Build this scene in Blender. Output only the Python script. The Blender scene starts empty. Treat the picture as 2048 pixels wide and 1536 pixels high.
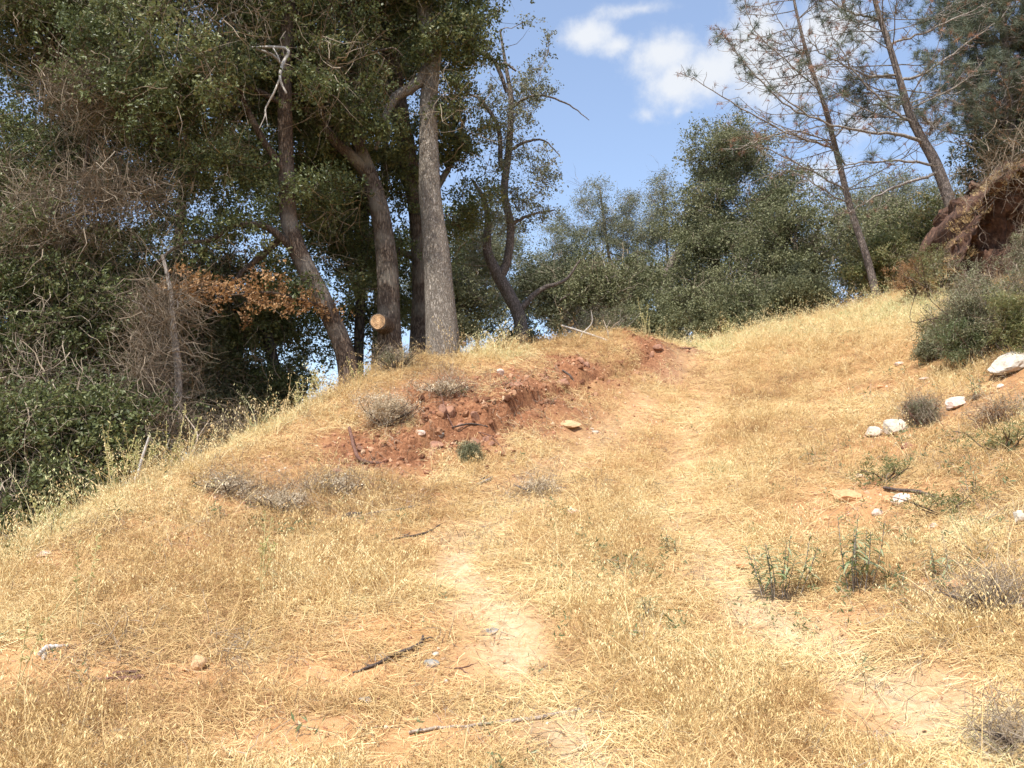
import bpy, math, random
import numpy as np
from mathutils import Vector, Matrix

random.seed(7)
rng = np.random.default_rng(7)
scene = bpy.context.scene
R = math.radians

# ------------------------------------------------------------------ camera
CAM = np.array([0.0, 0.0, 1.6]); PITCH = R(8.0); FPX = 1774.0
cd = bpy.data.cameras.new('camera'); cam = bpy.data.objects.new('camera', cd)
scene.collection.objects.link(cam); scene.camera = cam
cam.location = CAM; cam.rotation_euler = (R(90) + PITCH, 0, 0)
cd.sensor_width = 36.0; cd.lens = 36.0 * FPX / 2048.0
cd.clip_start = 0.05; cd.clip_end = 3000

# ------------------------------------------------------------------ sky, sun, exposure
SUNV = Vector((-0.36, -0.66, 1.28)).normalized()
EL = math.asin(SUNV.z); AZ = math.atan2(SUNV.x, SUNV.y)

def pdir(u, v):
    d = np.array([(u - 1024) / FPX, 0, 0]) + np.array([0, -math.sin(PITCH), math.cos(PITCH)]) * (768 - v) / FPX \
        + np.array([0, math.cos(PITCH), math.sin(PITCH)])
    return d

world = bpy.data.worlds.new('World'); scene.world = world; world.use_nodes = True
nt = world.node_tree; N = nt.nodes; Lk = nt.links; N.clear()
def nn(t, **k):
    n = N.new(t)
    for a, b in k.items(): setattr(n, a, b)
    return n
out = nn('ShaderNodeOutputWorld'); bg = nn('ShaderNodeBackground'); bg.inputs[1].default_value = 0.15
sky = nn('ShaderNodeTexSky', sky_type='NISHITA'); sky.sun_disc = False
sky.sun_elevation = EL; sky.sun_rotation = AZ % (2 * math.pi)
sky.altitude = 500; sky.air_density = 1.0; sky.dust_density = 2.6; sky.ozone_density = 1.0
tc = nn('ShaderNodeTexCoord'); nrm = nn('ShaderNodeVectorMath', operation='NORMALIZE'); Lk.new(tc.outputs['Generated'], nrm.inputs[0])
# cloud banks at their places in the sky: direction, size across, size up, weight
banks = [(1175, 72, 48, 24, .95), (1235, 92, 38, 20, .8), (1275, 18, 80, 16, .75), (1325, 105, 56, 44, 1.0), (1350, 165, 62, 50, .95),
         (1420, 140, 60, 45, .85), (1510, 75, 75, 65, 1.05), (1570, 150, 90, 70, .95), (1640, 60, 80, 60, .8), (1700, 250, 90, 60, .7), (1290, 228, 35, 22, .62), (1355, 222, 22, 26, .7),
         (1650, 345, 80, 50, .75), (1740, 60, 90, 60, .5), (1900, -60, 180, 60, .6), (2250, 200, 160, 90, .9), (-300, 300, 200, 80, .8), (1500, -260, 260, 70, .8)]
prev = None
for (u, v, ru, rv, wgt) in banks:
    d = pdir(u, v); L0 = np.linalg.norm(d); c = d / L0
    sx, sz = ru / FPX / L0, rv / FPX / L0
    sub = nn('ShaderNodeVectorMath', operation='SUBTRACT'); Lk.new(nrm.outputs[0], sub.inputs[0]); sub.inputs[1].default_value = c
    mul = nn('ShaderNodeVectorMath', operation='MULTIPLY'); Lk.new(sub.outputs[0], mul.inputs[0]); mul.inputs[1].default_value = (1/sx, 0.5/sx, 1/sz)
    ln = nn('ShaderNodeVectorMath', operation='LENGTH'); Lk.new(mul.outputs[0], ln.inputs[0])
    m = nn('ShaderNodeMath', operation='MULTIPLY_ADD'); Lk.new(ln.outputs['Value'], m.inputs[0]); m.inputs[1].default_value = -0.55; m.inputs[2].default_value = wgt
    if prev is None: prev = m.outputs[0]
    else:
        mx = nn('ShaderNodeMath', operation='SMOOTH_MAX'); Lk.new(prev, mx.inputs[0]); Lk.new(m.outputs[0], mx.inputs[1]); mx.inputs[2].default_value = .25; prev = mx.outputs[0]
# scattered fair weather cloud over the rest of the sky
n0 = nn('ShaderNodeTexNoise'); n0.inputs['Scale'].default_value = 2.3; n0.inputs['Detail'].default_value = 4; Lk.new(nrm.outputs[0], n0.inputs['Vector'])
m0 = nn('ShaderNodeMath', operation='MULTIPLY_ADD'); Lk.new(n0.outputs['Fac'], m0.inputs[0]); m0.inputs[1].default_value = 2.6; m0.inputs[2].default_value = -1.75
mx = nn('ShaderNodeMath', operation='MAXIMUM'); Lk.new(prev, mx.inputs[0]); Lk.new(m0.outputs[0], mx.inputs[1]); prev = mx.outputs[0]
n1 = nn('ShaderNodeTexNoise'); n1.inputs['Scale'].default_value = 13; n1.inputs['Detail'].default_value = 9; n1.inputs['Roughness'].default_value = .62
Lk.new(nrm.outputs[0], n1.inputs['Vector'])
a1 = nn('ShaderNodeMath', operation='MULTIPLY_ADD'); Lk.new(n1.outputs['Fac'], a1.inputs[0]); a1.inputs[1].default_value = 1.9; Lk.new(prev, a1.inputs[2])
mr = nn('ShaderNodeMapRange', interpolation_type='SMOOTHSTEP'); Lk.new(a1.outputs[0], mr.inputs['Value'])
mr.inputs['From Min'].default_value = 1.05; mr.inputs['From Max'].default_value = 1.75; mr.inputs['To Min'].default_value = .09; mr.inputs['To Max'].default_value = 0.92
mix = nn('ShaderNodeMix', data_type='RGBA'); Lk.new(mr.outputs[0], mix.inputs[0]); Lk.new(sky.outputs[0], mix.inputs[6])
mix.inputs[7].default_value = (3.3, 3.4, 3.55, 1)
Lk.new(mix.outputs[2], bg.inputs[0]); Lk.new(bg.outputs[0], out.inputs[0])

sd = bpy.data.lights.new('sun', 'SUN'); sd.energy = 3.7; sd.angle = R(0.5); sd.color = (1.0, 0.955, 0.88)
sun = bpy.data.objects.new('sun', sd); scene.collection.objects.link(sun)
sun.rotation_euler = (-SUNV).to_track_quat('-Z', 'Y').to_euler(); sun.location = (-10, -15, 30)
scene.view_settings.view_transform = 'Standard'; scene.view_settings.look = 'None'
scene.view_settings.gamma = 1; scene.view_settings.exposure = 0.88
try:
    scene.cycles.max_bounces = 6; scene.cycles.diffuse_bounces = 3; scene.cycles.glossy_bounces = 2; scene.cycles.transmission_bounces = 3
except Exception: pass

# ------------------------------------------------------------------ helpers
def P(u, v, Y):
    d = pdir(u, v); return CAM + d * (Y / d[1])
def px(n, Y): return n * Y / FPX

def _h(ix, iy, iz):
    n = (ix * 374761393 + iy * 668265263 + iz * 2147483647 + 1013904223) & 0xffffffff
    n = ((n ^ (n >> 13)) * 1274126177) & 0xffffffff
    return ((n ^ (n >> 16)) & 0xffff) / 65535.0
def vnoise(x, y, z=None):
    x = np.asarray(x, float); y = np.asarray(y, float); z = np.zeros_like(x) if z is None else np.asarray(z, float)
    ix, iy, iz = np.floor(x).astype(np.int64), np.floor(y).astype(np.int64), np.floor(z).astype(np.int64)
    fx, fy, fz = x - ix, y - iy, z - iz
    fx, fy, fz = [f * f * (3 - 2 * f) for f in (fx, fy, fz)]
    r = 0
    for a in (0, 1):
        for b in (0, 1):
            for c in (0, 1):
                w = (fx if a else 1 - fx) * (fy if b else 1 - fy) * (fz if c else 1 - fz)
                r = r + w * _h(ix + a, iy + b, iz + c)
    return r * 2 - 1
def fbm(x, y, z=None, o=4):
    s = 0; a = 1.0; t = 0
    z = None if z is None else np.asarray(z, float)
    for i in range(o):
        s = s + a * vnoise(np.asarray(x) * 2**i + 17.3 * i, np.asarray(y) * 2**i - 9.1 * i, None if z is None else z * 2**i); t += a; a *= .5
    return s / t

class Mesh:
    """collects vertices and triangles/quads; builds one mesh object"""
    def __init__(s): s.v = []; s.f3 = []; s.f4 = []; s.n = 0; s.m3 = []; s.m4 = []
    def add(s, v, f, mat=0):
        v = np.asarray(v, float).reshape(-1, 3); f = np.asarray(f, int)
        s.v.append(v)
        if f.shape[1] == 3: s.f3.append(f + s.n); s.m3.append(np.full(len(f), mat))
        else: s.f4.append(f + s.n); s.m4.append(np.full(len(f), mat))
        s.n += len(v)
    def tube(s, pts, rad, sides=6, rough=0.0, cap=True, mat=0):
        pts = np.asarray(pts, float); rad = np.asarray(rad, float); n = len(pts)
        t = np.gradient(pts, axis=0); t /= np.linalg.norm(t, axis=1)[:, None] + 1e-9
        a = np.array([1., 0, 0]) if abs(t[0][0]) < .8 else np.array([0, 1., 0])
        nv = np.zeros_like(pts)
        a = a - t[0] * a.dot(t[0]); a /= np.linalg.norm(a); nv[0] = a
        for i in range(1, n):
            a = a - t[i] * a.dot(t[i]); a /= np.linalg.norm(a) + 1e-9; nv[i] = a
        bv = np.cross(t, nv)
        ang = np.arange(sides) * 2 * math.pi / sides
        rr = rad[:, None] * np.ones(sides)
        if rough:
            L = np.cumsum(np.r_[0, np.linalg.norm(np.diff(pts, axis=0), axis=1)])
            rr = rr * (1 + rough * fbm(np.cos(ang)[None] * 1.7 + L[:, None] * 1.3 + 5, np.sin(ang)[None] * 1.7 + L[:, None] * .35))
        vv = pts[:, None] + rr[..., None] * (np.cos(ang)[None, :, None] * nv[:, None] + np.sin(ang)[None, :, None] * bv[:, None])
        vv = vv.reshape(-1, 3)
        i = np.arange(n - 1)[:, None] * sides; j = np.arange(sides)[None]; j2 = (j + 1) % sides
        q = np.stack([i + j, i + j2, i + sides + j2, i + sides + j], -1).reshape(-1, 4)
        s.add(vv, q, mat)
        if cap and sides > 3:
            for e, rv in ((0, True), (n - 1, False)):
                base = e * sides; k = s.n
                c = pts[e]
                idx = np.arange(sides)
                ring = vv[base:base + sides]
                tri = np.stack([np.full(sides, sides), idx, (idx + 1) % sides], -1)
                if rv: tri = tri[:, ::-1]
                s.add(np.vstack([ring, c]), tri, mat)
    def arrays(s):
        v = np.vstack(s.v)
        f3 = np.vstack(s.f3) if s.f3 else np.zeros((0, 3), int)
        f4 = np.vstack(s.f4) if s.f4 else np.zeros((0, 4), int)
        m = np.concatenate([np.concatenate(s.m3) if s.m3 else np.zeros(0, int), np.concatenate(s.m4) if s.m4 else np.zeros(0, int)])
        return v, f3, f4, m
    def data(s, name, mats, smooth=False):
        v, f3, f4, m = s.arrays()
        return raw_mesh(name, v, f3, f4, m, mats, smooth)

def raw_mesh(name, v, f3, f4, m, mats, smooth=False):
    me = bpy.data.meshes.new(name)
    me.vertices.add(len(v)); me.vertices.foreach_set('co', np.ascontiguousarray(v, np.float32).ravel())
    nl = f3.size + f4.size; me.loops.add(nl)
    me.loops.foreach_set('vertex_index', np.concatenate([f3.ravel(), f4.ravel()]).astype(np.int32))
    npoly = len(f3) + len(f4); me.polygons.add(npoly)
    ls = np.concatenate([np.arange(len(f3)) * 3, len(f3) * 3 + np.arange(len(f4)) * 4]).astype(np.int32)
    me.polygons.foreach_set('loop_start', ls)
    if m is not None: me.polygons.foreach_set('material_index', m.astype(np.int32))
    me.polygons.foreach_set('use_smooth', np.full(npoly, smooth))
    for mt in (mats if isinstance(mats, (list, tuple)) else [mats]): me.materials.append(mt)
    me.update(); me.validate()
    return me

def link(name, data, parent=None, loc=None):
    o = bpy.data.objects.new(name, data); scene.collection.objects.link(o)
    if loc is not None: o.location = loc
    if parent is not None: o.parent = parent
    return o
def tag(o, label=None, cat=None, group=None, kind=None):
    if label: o['label'] = label
    if cat: o['category'] = cat
    if group: o['group'] = group
    if kind: o['kind'] = kind
    return o
def build(mb, name, mat, parent=None, origin=None, smooth=False):
    """origin: world position of the object (or of its parent) that the vertices are made relative to"""
    if origin is not None and mb.v: mb.v = [x - np.asarray(origin) for x in mb.v]
    o = link(name, mb.data(name, mat, smooth), parent, None if parent is not None else origin)
    return o
def thing(name, label, cat, loc, group=None):
    return tag(link(name, None, None, loc), label, cat, group)

# ------------------------------------------------------------------ materials
def mat_new(name):
    m = bpy.data.materials.new(name); m.use_nodes = True
    n = m.node_tree.nodes; l = m.node_tree.links
    b = n['Principled BSDF']
    return m, n, l, b
def ramp(n, stops):
    r = n.new('ShaderNodeValToRGB'); e = r.color_ramp.elements
    e[0].position, e[0].color = stops[0][0], (*stops[0][1], 1); e[1].position, e[1].color = stops[-1][0], (*stops[-1][1], 1)
    for p, c in stops[1:-1]:
        x = e.new(p); x.color = (*c, 1)
    return r
def leafmat(name, stops, rough=.5, trans=.25, spec=.4):
    m, n, l, b = mat_new(name)
    a = n.new('ShaderNodeAttribute'); a.attribute_name = 'rnd'
    t = n.new('ShaderNodeAttribute'); t.attribute_type = 'INSTANCER'; t.attribute_name = 'tint'
    s = n.new('ShaderNodeMath'); s.operation = 'MULTIPLY_ADD'; s.inputs[1].default_value = .45
    l.new(a.outputs['Fac'], s.inputs[0]); 
    s2 = n.new('ShaderNodeMath'); s2.operation = 'MULTIPLY'; s2.inputs[1].default_value = .55; l.new(t.outputs['Fac'], s2.inputs[0]); l.new(s2.outputs[0], s.inputs[2])
    r = ramp(n, stops); l.new(s.outputs[0], r.inputs[0])
    l.new(r.outputs[0], b.inputs['Base Color']); b.inputs['Roughness'].default_value = rough
    b.inputs['Specular IOR Level'].default_value = spec
    if trans:
        tr = n.new('ShaderNodeBsdfTranslucent'); l.new(r.outputs[0], tr.inputs[0])
        mx = n.new('ShaderNodeMixShader'); mx.inputs[0].default_value = trans
        l.new(b.outputs[0], mx.inputs[1]); l.new(tr.outputs[0], mx.inputs[2]); l.new(mx.outputs[0], n['Material Output'].inputs[0])
    return m
def barkmat(name, dark, light, scale=14, stretch=.22, bump=.5, patch=None):
    m, n, l, b = mat_new(name)
    tcn = n.new('ShaderNodeTexCoord'); mp = n.new('ShaderNodeMapping'); mp.inputs['Scale'].default_value = (1, 1, stretch)
    l.new(tcn.outputs['Object'], mp.inputs[0])
    v = n.new('ShaderNodeTexVoronoi'); v.feature = 'DISTANCE_TO_EDGE'; v.inputs['Scale'].default_value = scale * 1.6
    ns = n.new('ShaderNodeTexNoise'); ns.inputs['Scale'].default_value = scale * 1.2; ns.inputs['Detail'].default_value = 6; ns.inputs['Roughness'].default_value = .65
    l.new(mp.outputs[0], ns.inputs[0])
    ad = n.new('ShaderNodeVectorMath'); ad.operation = 'MULTIPLY_ADD'; ad.inputs[1].default_value = (.09, .09, .09)
    l.new(ns.outputs['Color'], ad.inputs[0]); l.new(mp.outputs[0], ad.inputs[2]); l.new(ad.outputs[0], v.inputs['Vector'])
    mr = n.new('ShaderNodeMapRange'); mr.inputs['From Max'].default_value = .22; l.new(v.outputs['Distance'], mr.inputs['Value'])
    mu = n.new('ShaderNodeMath'); mu.operation = 'MULTIPLY'; l.new(mr.outputs[0], mu.inputs[0]); l.new(ns.outputs['Fac'], mu.inputs[1])
    r = ramp(n, [(0.05, dark), (.4, tuple((a + c) / 2 for a, c in zip(dark, light))), (.75, light)]); l.new(mu.outputs[0], r.inputs[0])
    col = r.outputs[0]
    if patch:
        n2 = n.new('ShaderNodeTexNoise'); n2.inputs['Scale'].default_value = 2.2; n2.inputs['Detail'].default_value = 5; l.new(tcn.outputs['Object'], n2.inputs[0])
        m2 = n.new('ShaderNodeMapRange'); m2.inputs['From Min'].default_value = .5; m2.inputs['From Max'].default_value = .68; m2.inputs['To Max'].default_value = .75; l.new(n2.outputs['Fac'], m2.inputs['Value'])
        mxx = n.new('ShaderNodeMix'); mxx.data_type = 'RGBA'; mxx.inputs[7].default_value = (*patch, 1); l.new(m2.outputs[0], mxx.inputs[0]); l.new(col, mxx.inputs[6]); col = mxx.outputs[2]
    l.new(col, b.inputs['Base Color']); b.inputs['Roughness'].default_value = .9; b.inputs['Specular IOR Level'].default_value = .2
    bp = n.new('ShaderNodeBump'); bp.inputs['Strength'].default_value = bump; bp.inputs['Distance'].default_value = .03
    l.new(mu.outputs[0], bp.inputs['Height']); l.new(bp.outputs[0], b.inputs['Normal'])
    return m
def stonemat(name, c1, c2, scale=9, rough=.85, dirt=(.42, .2, .09), dirtamt=.5):
    m, n, l, b = mat_new(name)
    tcn = n.new('ShaderNodeTexCoord')
    ns = n.new('ShaderNodeTexNoise'); ns.inputs['Scale'].default_value = scale; ns.inputs['Detail'].default_value = 8; ns.inputs['Roughness'].default_value = .7
    l.new(tcn.outputs['Object'], ns.inputs[0])
    r = ramp(n, [(.35, c1), (.65, c2)]); l.new(ns.outputs['Fac'], r.inputs[0])
    n2 = n.new('ShaderNodeTexNoise'); n2.inputs['Scale'].default_value = scale * .6; n2.inputs['Detail'].default_value = 6; l.new(tcn.outputs['Object'], n2.inputs[0])
    m2 = n.new('ShaderNodeMapRange'); m2.inputs['From Min'].default_value = .5; m2.inputs['From Max'].default_value = .72; m2.inputs['To Max'].default_value = dirtamt; l.new(n2.outputs['Fac'], m2.inputs['Value'])
    mxx = n.new('ShaderNodeMix'); mxx.data_type = 'RGBA'; mxx.inputs[7].default_value = (*dirt, 1); l.new(m2.outputs[0], mxx.inputs[0]); l.new(r.outputs[0], mxx.inputs[6])
    l.new(mxx.outputs[2], b.inputs['Base Color']); b.inputs['Roughness'].default_value = rough
    bp = n.new('ShaderNodeBump'); bp.inputs['Strength'].default_value = .6; bp.inputs['Distance'].default_value = .02
    l.new(ns.outputs['Fac'], bp.inputs['Height']); l.new(bp.outputs[0], b.inputs['Normal'])
    return m

M = {}
M['oak_leaf'] = leafmat('oak_leaf', [(0, (.035, .05, .018)), (.3, (.085, .105, .036)), (.6, (.15, .172, .062)), (.85, (.23, .235, .1)), (1, (.32, .24, .11))], .48, .28, .4)
M['oak_leaf_dull'] = leafmat('oak_leaf_dull', [(0, (.05, .06, .03)), (.5, (.12, .13, .07)), (1, (.23, .22, .13))], .55, .25, .3)
M['pale_leaf'] = leafmat('pale_leaf', [(0, (.1, .112, .06)), (.5, (.19, .195, .115)), (1, (.31, .29, .19))], .6, .25, .3)
M['back_leaf'] = leafmat('back_leaf', [(0, (.075, .085, .038)), (.5, (.17, .178, .085)), (1, (.3, .28, .16))], .55, .25, .3)
M['yellow_leaf'] = leafmat('yellow_leaf', [(0, (.09, .105, .035)), (.5, (.18, .19, .07)), (.8, (.31, .27, .12)), (1, (.38, .26, .13))], .5, .3)
M['dead_leaf'] = leafmat('dead_leaf', [(0, (.13, .07, .03)), (.5, (.34, .185, .08)), (1, (.6, .4, .2))], .6, .3)
M['shrub_leaf'] = leafmat('shrub_leaf', [(0, (.08, .085, .042)), (.5, (.18, .185, .095)), (1, (.31, .29, .18))], .5, .2)
M['green_leaf'] = leafmat('green_leaf', [(0, (.08, .11, .045)), (.6, (.18, .21, .095)), (1, (.32, .33, .18))], .45, .25)
M['lily_leaf'] = leafmat('lily_leaf', [(0, (.1, .14, .05)), (.5, (.2, .25, .11)), (1, (.36, .37, .22))], .45, .2)
M['needle'] = leafmat('needle', [(0, (.06, .075, .045)), (.5, (.11, .135, .085)), (1, (.19, .2, .13))], .5, .15)
M['dead_needle'] = leafmat('dead_needle', [(0, (.16, .08, .05)), (1, (.42, .23, .14))], .6, .15)
M['straw'] = leafmat('straw', [(0, (.16, .09, .045)), (.14, (.36, .205, .095)), (.35, (.53, .355, .155)), (.55, (.66, .485, .225)), (.75, (.77, .635, .36)), (.87, (.69, .645, .35)), (1, (.4, .44, .2))], .6, .14, .3)
M['flower'] = leafmat('flower', [(0, (.34, .24, .14)), (.5, (.58, .47, .31)), (1, (.8, .73, .58))], .7, .2)
M['litter'] = leafmat('litter', [(0, (.16, .08, .045)), (.4, (.42, .24, .12)), (.75, (.62, .46, .28)), (1, (.8, .7, .52))], .6, .1)
M['twig'] = leafmat('twig', [(0, (.13, .1, .072)), (.5, (.29, .23, .165)), (1, (.54, .46, .36))], .85, 0, .2)
M['bark_grey'] = barkmat('bark_grey', (.2, .165, .13), (.56, .5, .43), 30, .22, .9)
M['bark_brown'] = barkmat('bark_brown', (.07, .05, .038), (.26, .2, .15), 20, .2, .8, (.3, .27, .22))
M['bark_red'] = barkmat('bark_red', (.06, .042, .032), (.21, .15, .11), 20, .2, .7, (.26, .225, .19))
M['bark_dark'] = barkmat('bark_dark', (.04, .032, .027), (.17, .14, .115), 10, .3, .5)
M['bark_pine'] = barkmat('bark_pine', (.09, .072, .06), (.33, .27, .235), 22, .35, .6)
M['limb_grey'] = barkmat('limb_grey', (.15, .125, .105), (.42, .375, .33), 16, .3, .3)
M['limb_brown'] = barkmat('limb_brown', (.055, .04, .03), (.2, .145, .105), 16, .3, .3)
M['bleached'] = barkmat('bleached', (.32, .28, .24), (.72, .68, .62), 20, .2, .3)
M['stick_dark'] = barkmat('stick_dark', (.06, .045, .04), (.22, .17, .14), 30, .3, .5)
M['stick_brown'] = barkmat('stick_brown', (.12, .06, .045), (.33, .19, .14), 30, .3, .5)
M['stick_pale'] = barkmat('stick_pale', (.3, .23, .17), (.68, .58, .46), 30, .3, .5)
M['white_stone'] = stonemat('white_stone', (.32, .27, .21), (.64, .59, .51), 9, dirt=(.45, .27, .15), dirtamt=.75)
M['pink_stone'] = stonemat('pink_stone', (.5, .34, .27), (.76, .62, .52), 12, dirtamt=.5)
M['orange_stone'] = stonemat('orange_stone', (.42, .2, .09), (.66, .38, .19), 12, dirtamt=.3)
M['yellow_stone'] = stonemat('yellow_stone', (.42, .26, .13), (.6, .4, .22), 12, dirtamt=.3)
M['red_stone'] = stonemat('red_stone', (.17, .08, .05), (.38, .2, .125), 12, dirtamt=.3)
M['grey_stone'] = stonemat('grey_stone', (.16, .15, .13), (.36, .34, .3), 12, dirtamt=.3)

# sawn wood: rings
m, n, l, b = mat_new('sawn_wood')
tcn = n.new('ShaderNodeTexCoord'); w = n.new('ShaderNodeTexWave'); w.wave_type = 'RINGS'; w.rings_direction = 'SPHERICAL'; w.inputs['Scale'].default_value = 14; w.inputs['Distortion'].default_value = 5; w.inputs['Detail'].default_value = 4; w.inputs['Detail Scale'].default_value = 3
l.new(tcn.outputs['Object'], w.inputs[0]); r = ramp(n, [(0, (.3, .15, .07)), (.25, (.5, .28, .12)), (.6, (.6, .36, .17)), (1, (.68, .45, .24))]); l.new(w.outputs['Fac'], r.inputs[0]); l.new(r.outputs[0], b.inputs['Base Color']); b.inputs['Roughness'].default_value = .7
M['sawn'] = m

# ------------------------------------------------------------------ terrain
ctrl = [(-150,1536,4.4),(0,1536,4.4),(500,1536,4.4),(1024,1536,4.4),(1550,1536,4.3),(2048,1536,3.9),
        (0,1300,5.5),(500,1300,5.6),(1024,1300,5.7),(1550,1300,5.5),(2048,1300,4.9),
        (0,1115,7.0),(300,1110,7.0),(700,1110,7.2),(1100,1110,7.4),(1500,1110,7.3),(1800,1080,7.0),(2048,1080,6.2),
        (200,1000,8.1),(500,990,8.4),(1000,990,9.0),(1500,980,8.9),(2048,950,7.4),
        (400,920,9.4),(760,925,9.8),(950,920,9.9),(1200,910,10.5),(1600,900,10.1),(1850,880,9.4),(2048,860,8.5),
        (600,820,10.9),(830,880,10.2),(840,800,10.9),(980,850,10.6),(1050,800,11.4),(1200,830,12),(1600,820,11.6),(1850,800,10.6),(2048,770,9.4),
        (700,775,11.9),(770,735,12.8),(900,712,13.3),(960,740,12.5),(1060,705,13.8),(1200,760,13.1),(1350,760,14.2),(1700,745,13.2),(1900,720,11.8),
        (1140,710,14.0),(1200,688,14.6),(1280,675,15.2),(1380,697,16.4),(1450,685,16.6),(1550,660,16.6),(1640,640,16.6),(1750,620,16.0),(1850,605,15.0),(1950,590,13.6),(2048,640,11.4)]
pts = [P(*c) for c in ctrl]
pts += [np.array(q, float) for q in [(0,0,0),(0,-5,-.5),(-5,0,-.3),(5,0,.9),(0,2,.08),(-2,2,.05),(3,2,.35),(-6,3,-.7),(-9,5,-3.5),(-5.6,8.5,-.2),(-5.5,11.5,-.1),(-9,9,-3.4),(-4.2,13,1.2),(-5,16,0),
        (-2.2,16.5,2.2),(-12,12,-6),(-8,20,-3.5),(-15,20,-8),(-20,0,-9),(-30,30,-16),(-60,60,-26),(-60,0,-28),(-10,40,-4),(-.5,18,3.6),(1,20,4.0),(0,24,3.7),(0,30,3.2),(0,45,2),(0,80,-1),
        (4,20,4.9),(4,24,4.6),(8,20,6.0),(8,26,5.4),(15,20,9),(10.5,14,7.4),(8.3,11.3,5.2),(10,8,5.2),(6.5,7.5,3.4),(8,5,3.3),(8,0,2.5),(20,10,10),(30,30,15),(20,40,8),(60,60,18),(60,0,18),(10,35,4.6),(0,-60,-8),(-60,-60,-26),(60,-60,10),(-60,80,-30),(60,80,12),(0,60,1)]]
pts = np.array(pts)
def U(r2): return np.where(r2 > 0, r2 * np.log(r2 + 1e-12), 0)
K = len(pts); A = np.zeros((K + 3, K + 3))
d2 = ((pts[:, None, :2] - pts[None, :, :2]) ** 2).sum(-1)
A[:K, :K] = U(d2) + np.eye(K) * 0.02; A[:K, K] = 1; A[:K, K+1:] = pts[:, :2]; A[K, :K] = 1; A[K+1:, :K] = pts[:, :2].T
W = np.linalg.solve(A, np.r_[pts[:, 2], 0, 0, 0])
def H0(x, y):
    x = np.asarray(x, float); y = np.asarray(y, float); sh = x.shape; x = x.ravel(); y = y.ravel()
    xc = np.clip(x, -60, 60); yc = np.clip(y, -60, 80)
    o = np.empty(len(x))
    for s in range(0, len(x), 20000):
        a = xc[s:s+20000]; b_ = yc[s:s+20000]
        o[s:s+20000] = U((a[:, None] - pts[None, :, 0])**2 + (b_[:, None] - pts[None, :, 1])**2) @ W[:K] + W[K] + W[K+1] * a + W[K+2] * b_
    far = np.hypot(x - xc, y - yc)
    o += far * -.03 + 6 * fbm(x / 90 + 3, y / 90) * np.clip(far / 100, 0, 1)
    return o.reshape(sh)
# coarse lattice of the smooth form, then bilinear lookup, plus fine lumps
GX0, GY0, GS = -70.0, -70.0, .5
GXN, GYN = 281, 321
gx = GX0 + np.arange(GXN) * GS; gy = GY0 + np.arange(GYN) * GS
GRID = H0(*np.meshgrid(gx, gy, indexing='ij'))
def Hs(x, y):
    x = np.asarray(x, float); y = np.asarray(y, float)
    fx = np.clip((x - GX0) / GS, 0, GXN - 1.001); fy = np.clip((y - GY0) / GS, 0, GYN - 1.001)
    i = fx.astype(int); j = fy.astype(int); a = fx - i; b_ = fy - j
    a_ = a; 
    return (GRID[i, j] * (1-a_) + GRID[i+1, j] * a_) * (1-b_) + (GRID[i, j+1] * (1-a_) + GRID[i+1, j+1] * a_) * b_
def seg_dist(x, y, line):
    d = np.full(np.shape(x), 1e9)
    for (x0, y0), (x1, y1) in zip(line[:-1], line[1:]):
        dx, dy = x1 - x0, y1 - y0; t = np.clip(((x - x0) * dx + (y - y0) * dy) / (dx*dx + dy*dy), 0, 1)
        d = np.minimum(d, np.hypot(x - x0 - t * dx, y - y0 - t * dy))
    return d
def G0(u, v, f=None):
    f = f or Hs; d = pdir(u, v); t = 2.0
    while t < 60:
        p = CAM + d * t
        if p[2] < f(p[0], p[1]): break
        t += .03
    return CAM + d * t
def gl(*uv): return [tuple(G0(u, v)[:2]) for u, v in uv]
RUT_L = gl((1180,1536),(1060,1350),(1000,1230),(920,1160),(960,1050),(1080,960),(1230,860),(1330,770),(1385,705))
RUT_R = gl((2000,1536),(1860,1400),(1680,1310),(1530,1230),(1430,1110),(1350,1010),(1370,900),(1420,800),(1440,700))
RED = [(G0(u, v)[:2], a, b_, ang) for u, v, a, b_, ang in [(1060,790,.9,.7,0),(960,780,.8,.4,0),(760,905,.75,.45,0),(900,850,.8,.6,.2),(1000,800,.8,.7,.3),(1140,740,.7,.6,0),(1100,770,.7,.5,0),(1310,705,.5,.9,0),(1370,700,.4,.3,0),(850,790,.4,.4,0)]]
RED2 = [(G0(u, v)[:2], a, b_, ang) for u, v, a, b_, ang in [(600,960,1.2,.7,0),(1300,820,.9,1.2,0),(2000,800,.8,.9,0),(1800,760,1.1,.8,0),(1960,840,1.0,.7,0),(1850,950,.8,.5,0),(1950,1010,.6,.5,0),(1900,1180,.6,.3,0),(450,1000,.8,.4,0),(740,985,1.0,.35,0),(850,965,1.6,.4,0),(560,910,1.3,.6,0),(1150,850,1.0,.8,0),(700,800,1.0,.6,0),(350,1060,.8,.3,0),(1700,1010,.8,.5,0),(1780,880,.6,.5,0),(150,1110,.5,.4,0),(1250,900,.8,.6,0)]]
ORANGE = [(G0(u, v)[:2], a, b_, ang) for u, v, a, b_, ang in [(150,1350,.6,.18,0),(300,1345,.6,.2,0),(770,1260,.6,.3,0),(750,1350,.7,.3,0),(860,1490,.6,.25,0),(1690,1000,.5,.5,0),(1850,1400,.5,.3,0),(1000,1300,.4,.5,0),(1620,1260,.5,.25,0),(60,1310,.3,.2,0),(600,1480,.6,.2,0)]]
def blobs(x, y, L):
    r = 0
    for (c, a, b_, an) in L:
        dx, dy = x - c[0], y - c[1]
        q = (dx / a) ** 2 + (dy / b_) ** 2
        r = np.maximum(r, np.exp(-q * .9))
    return r
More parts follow.
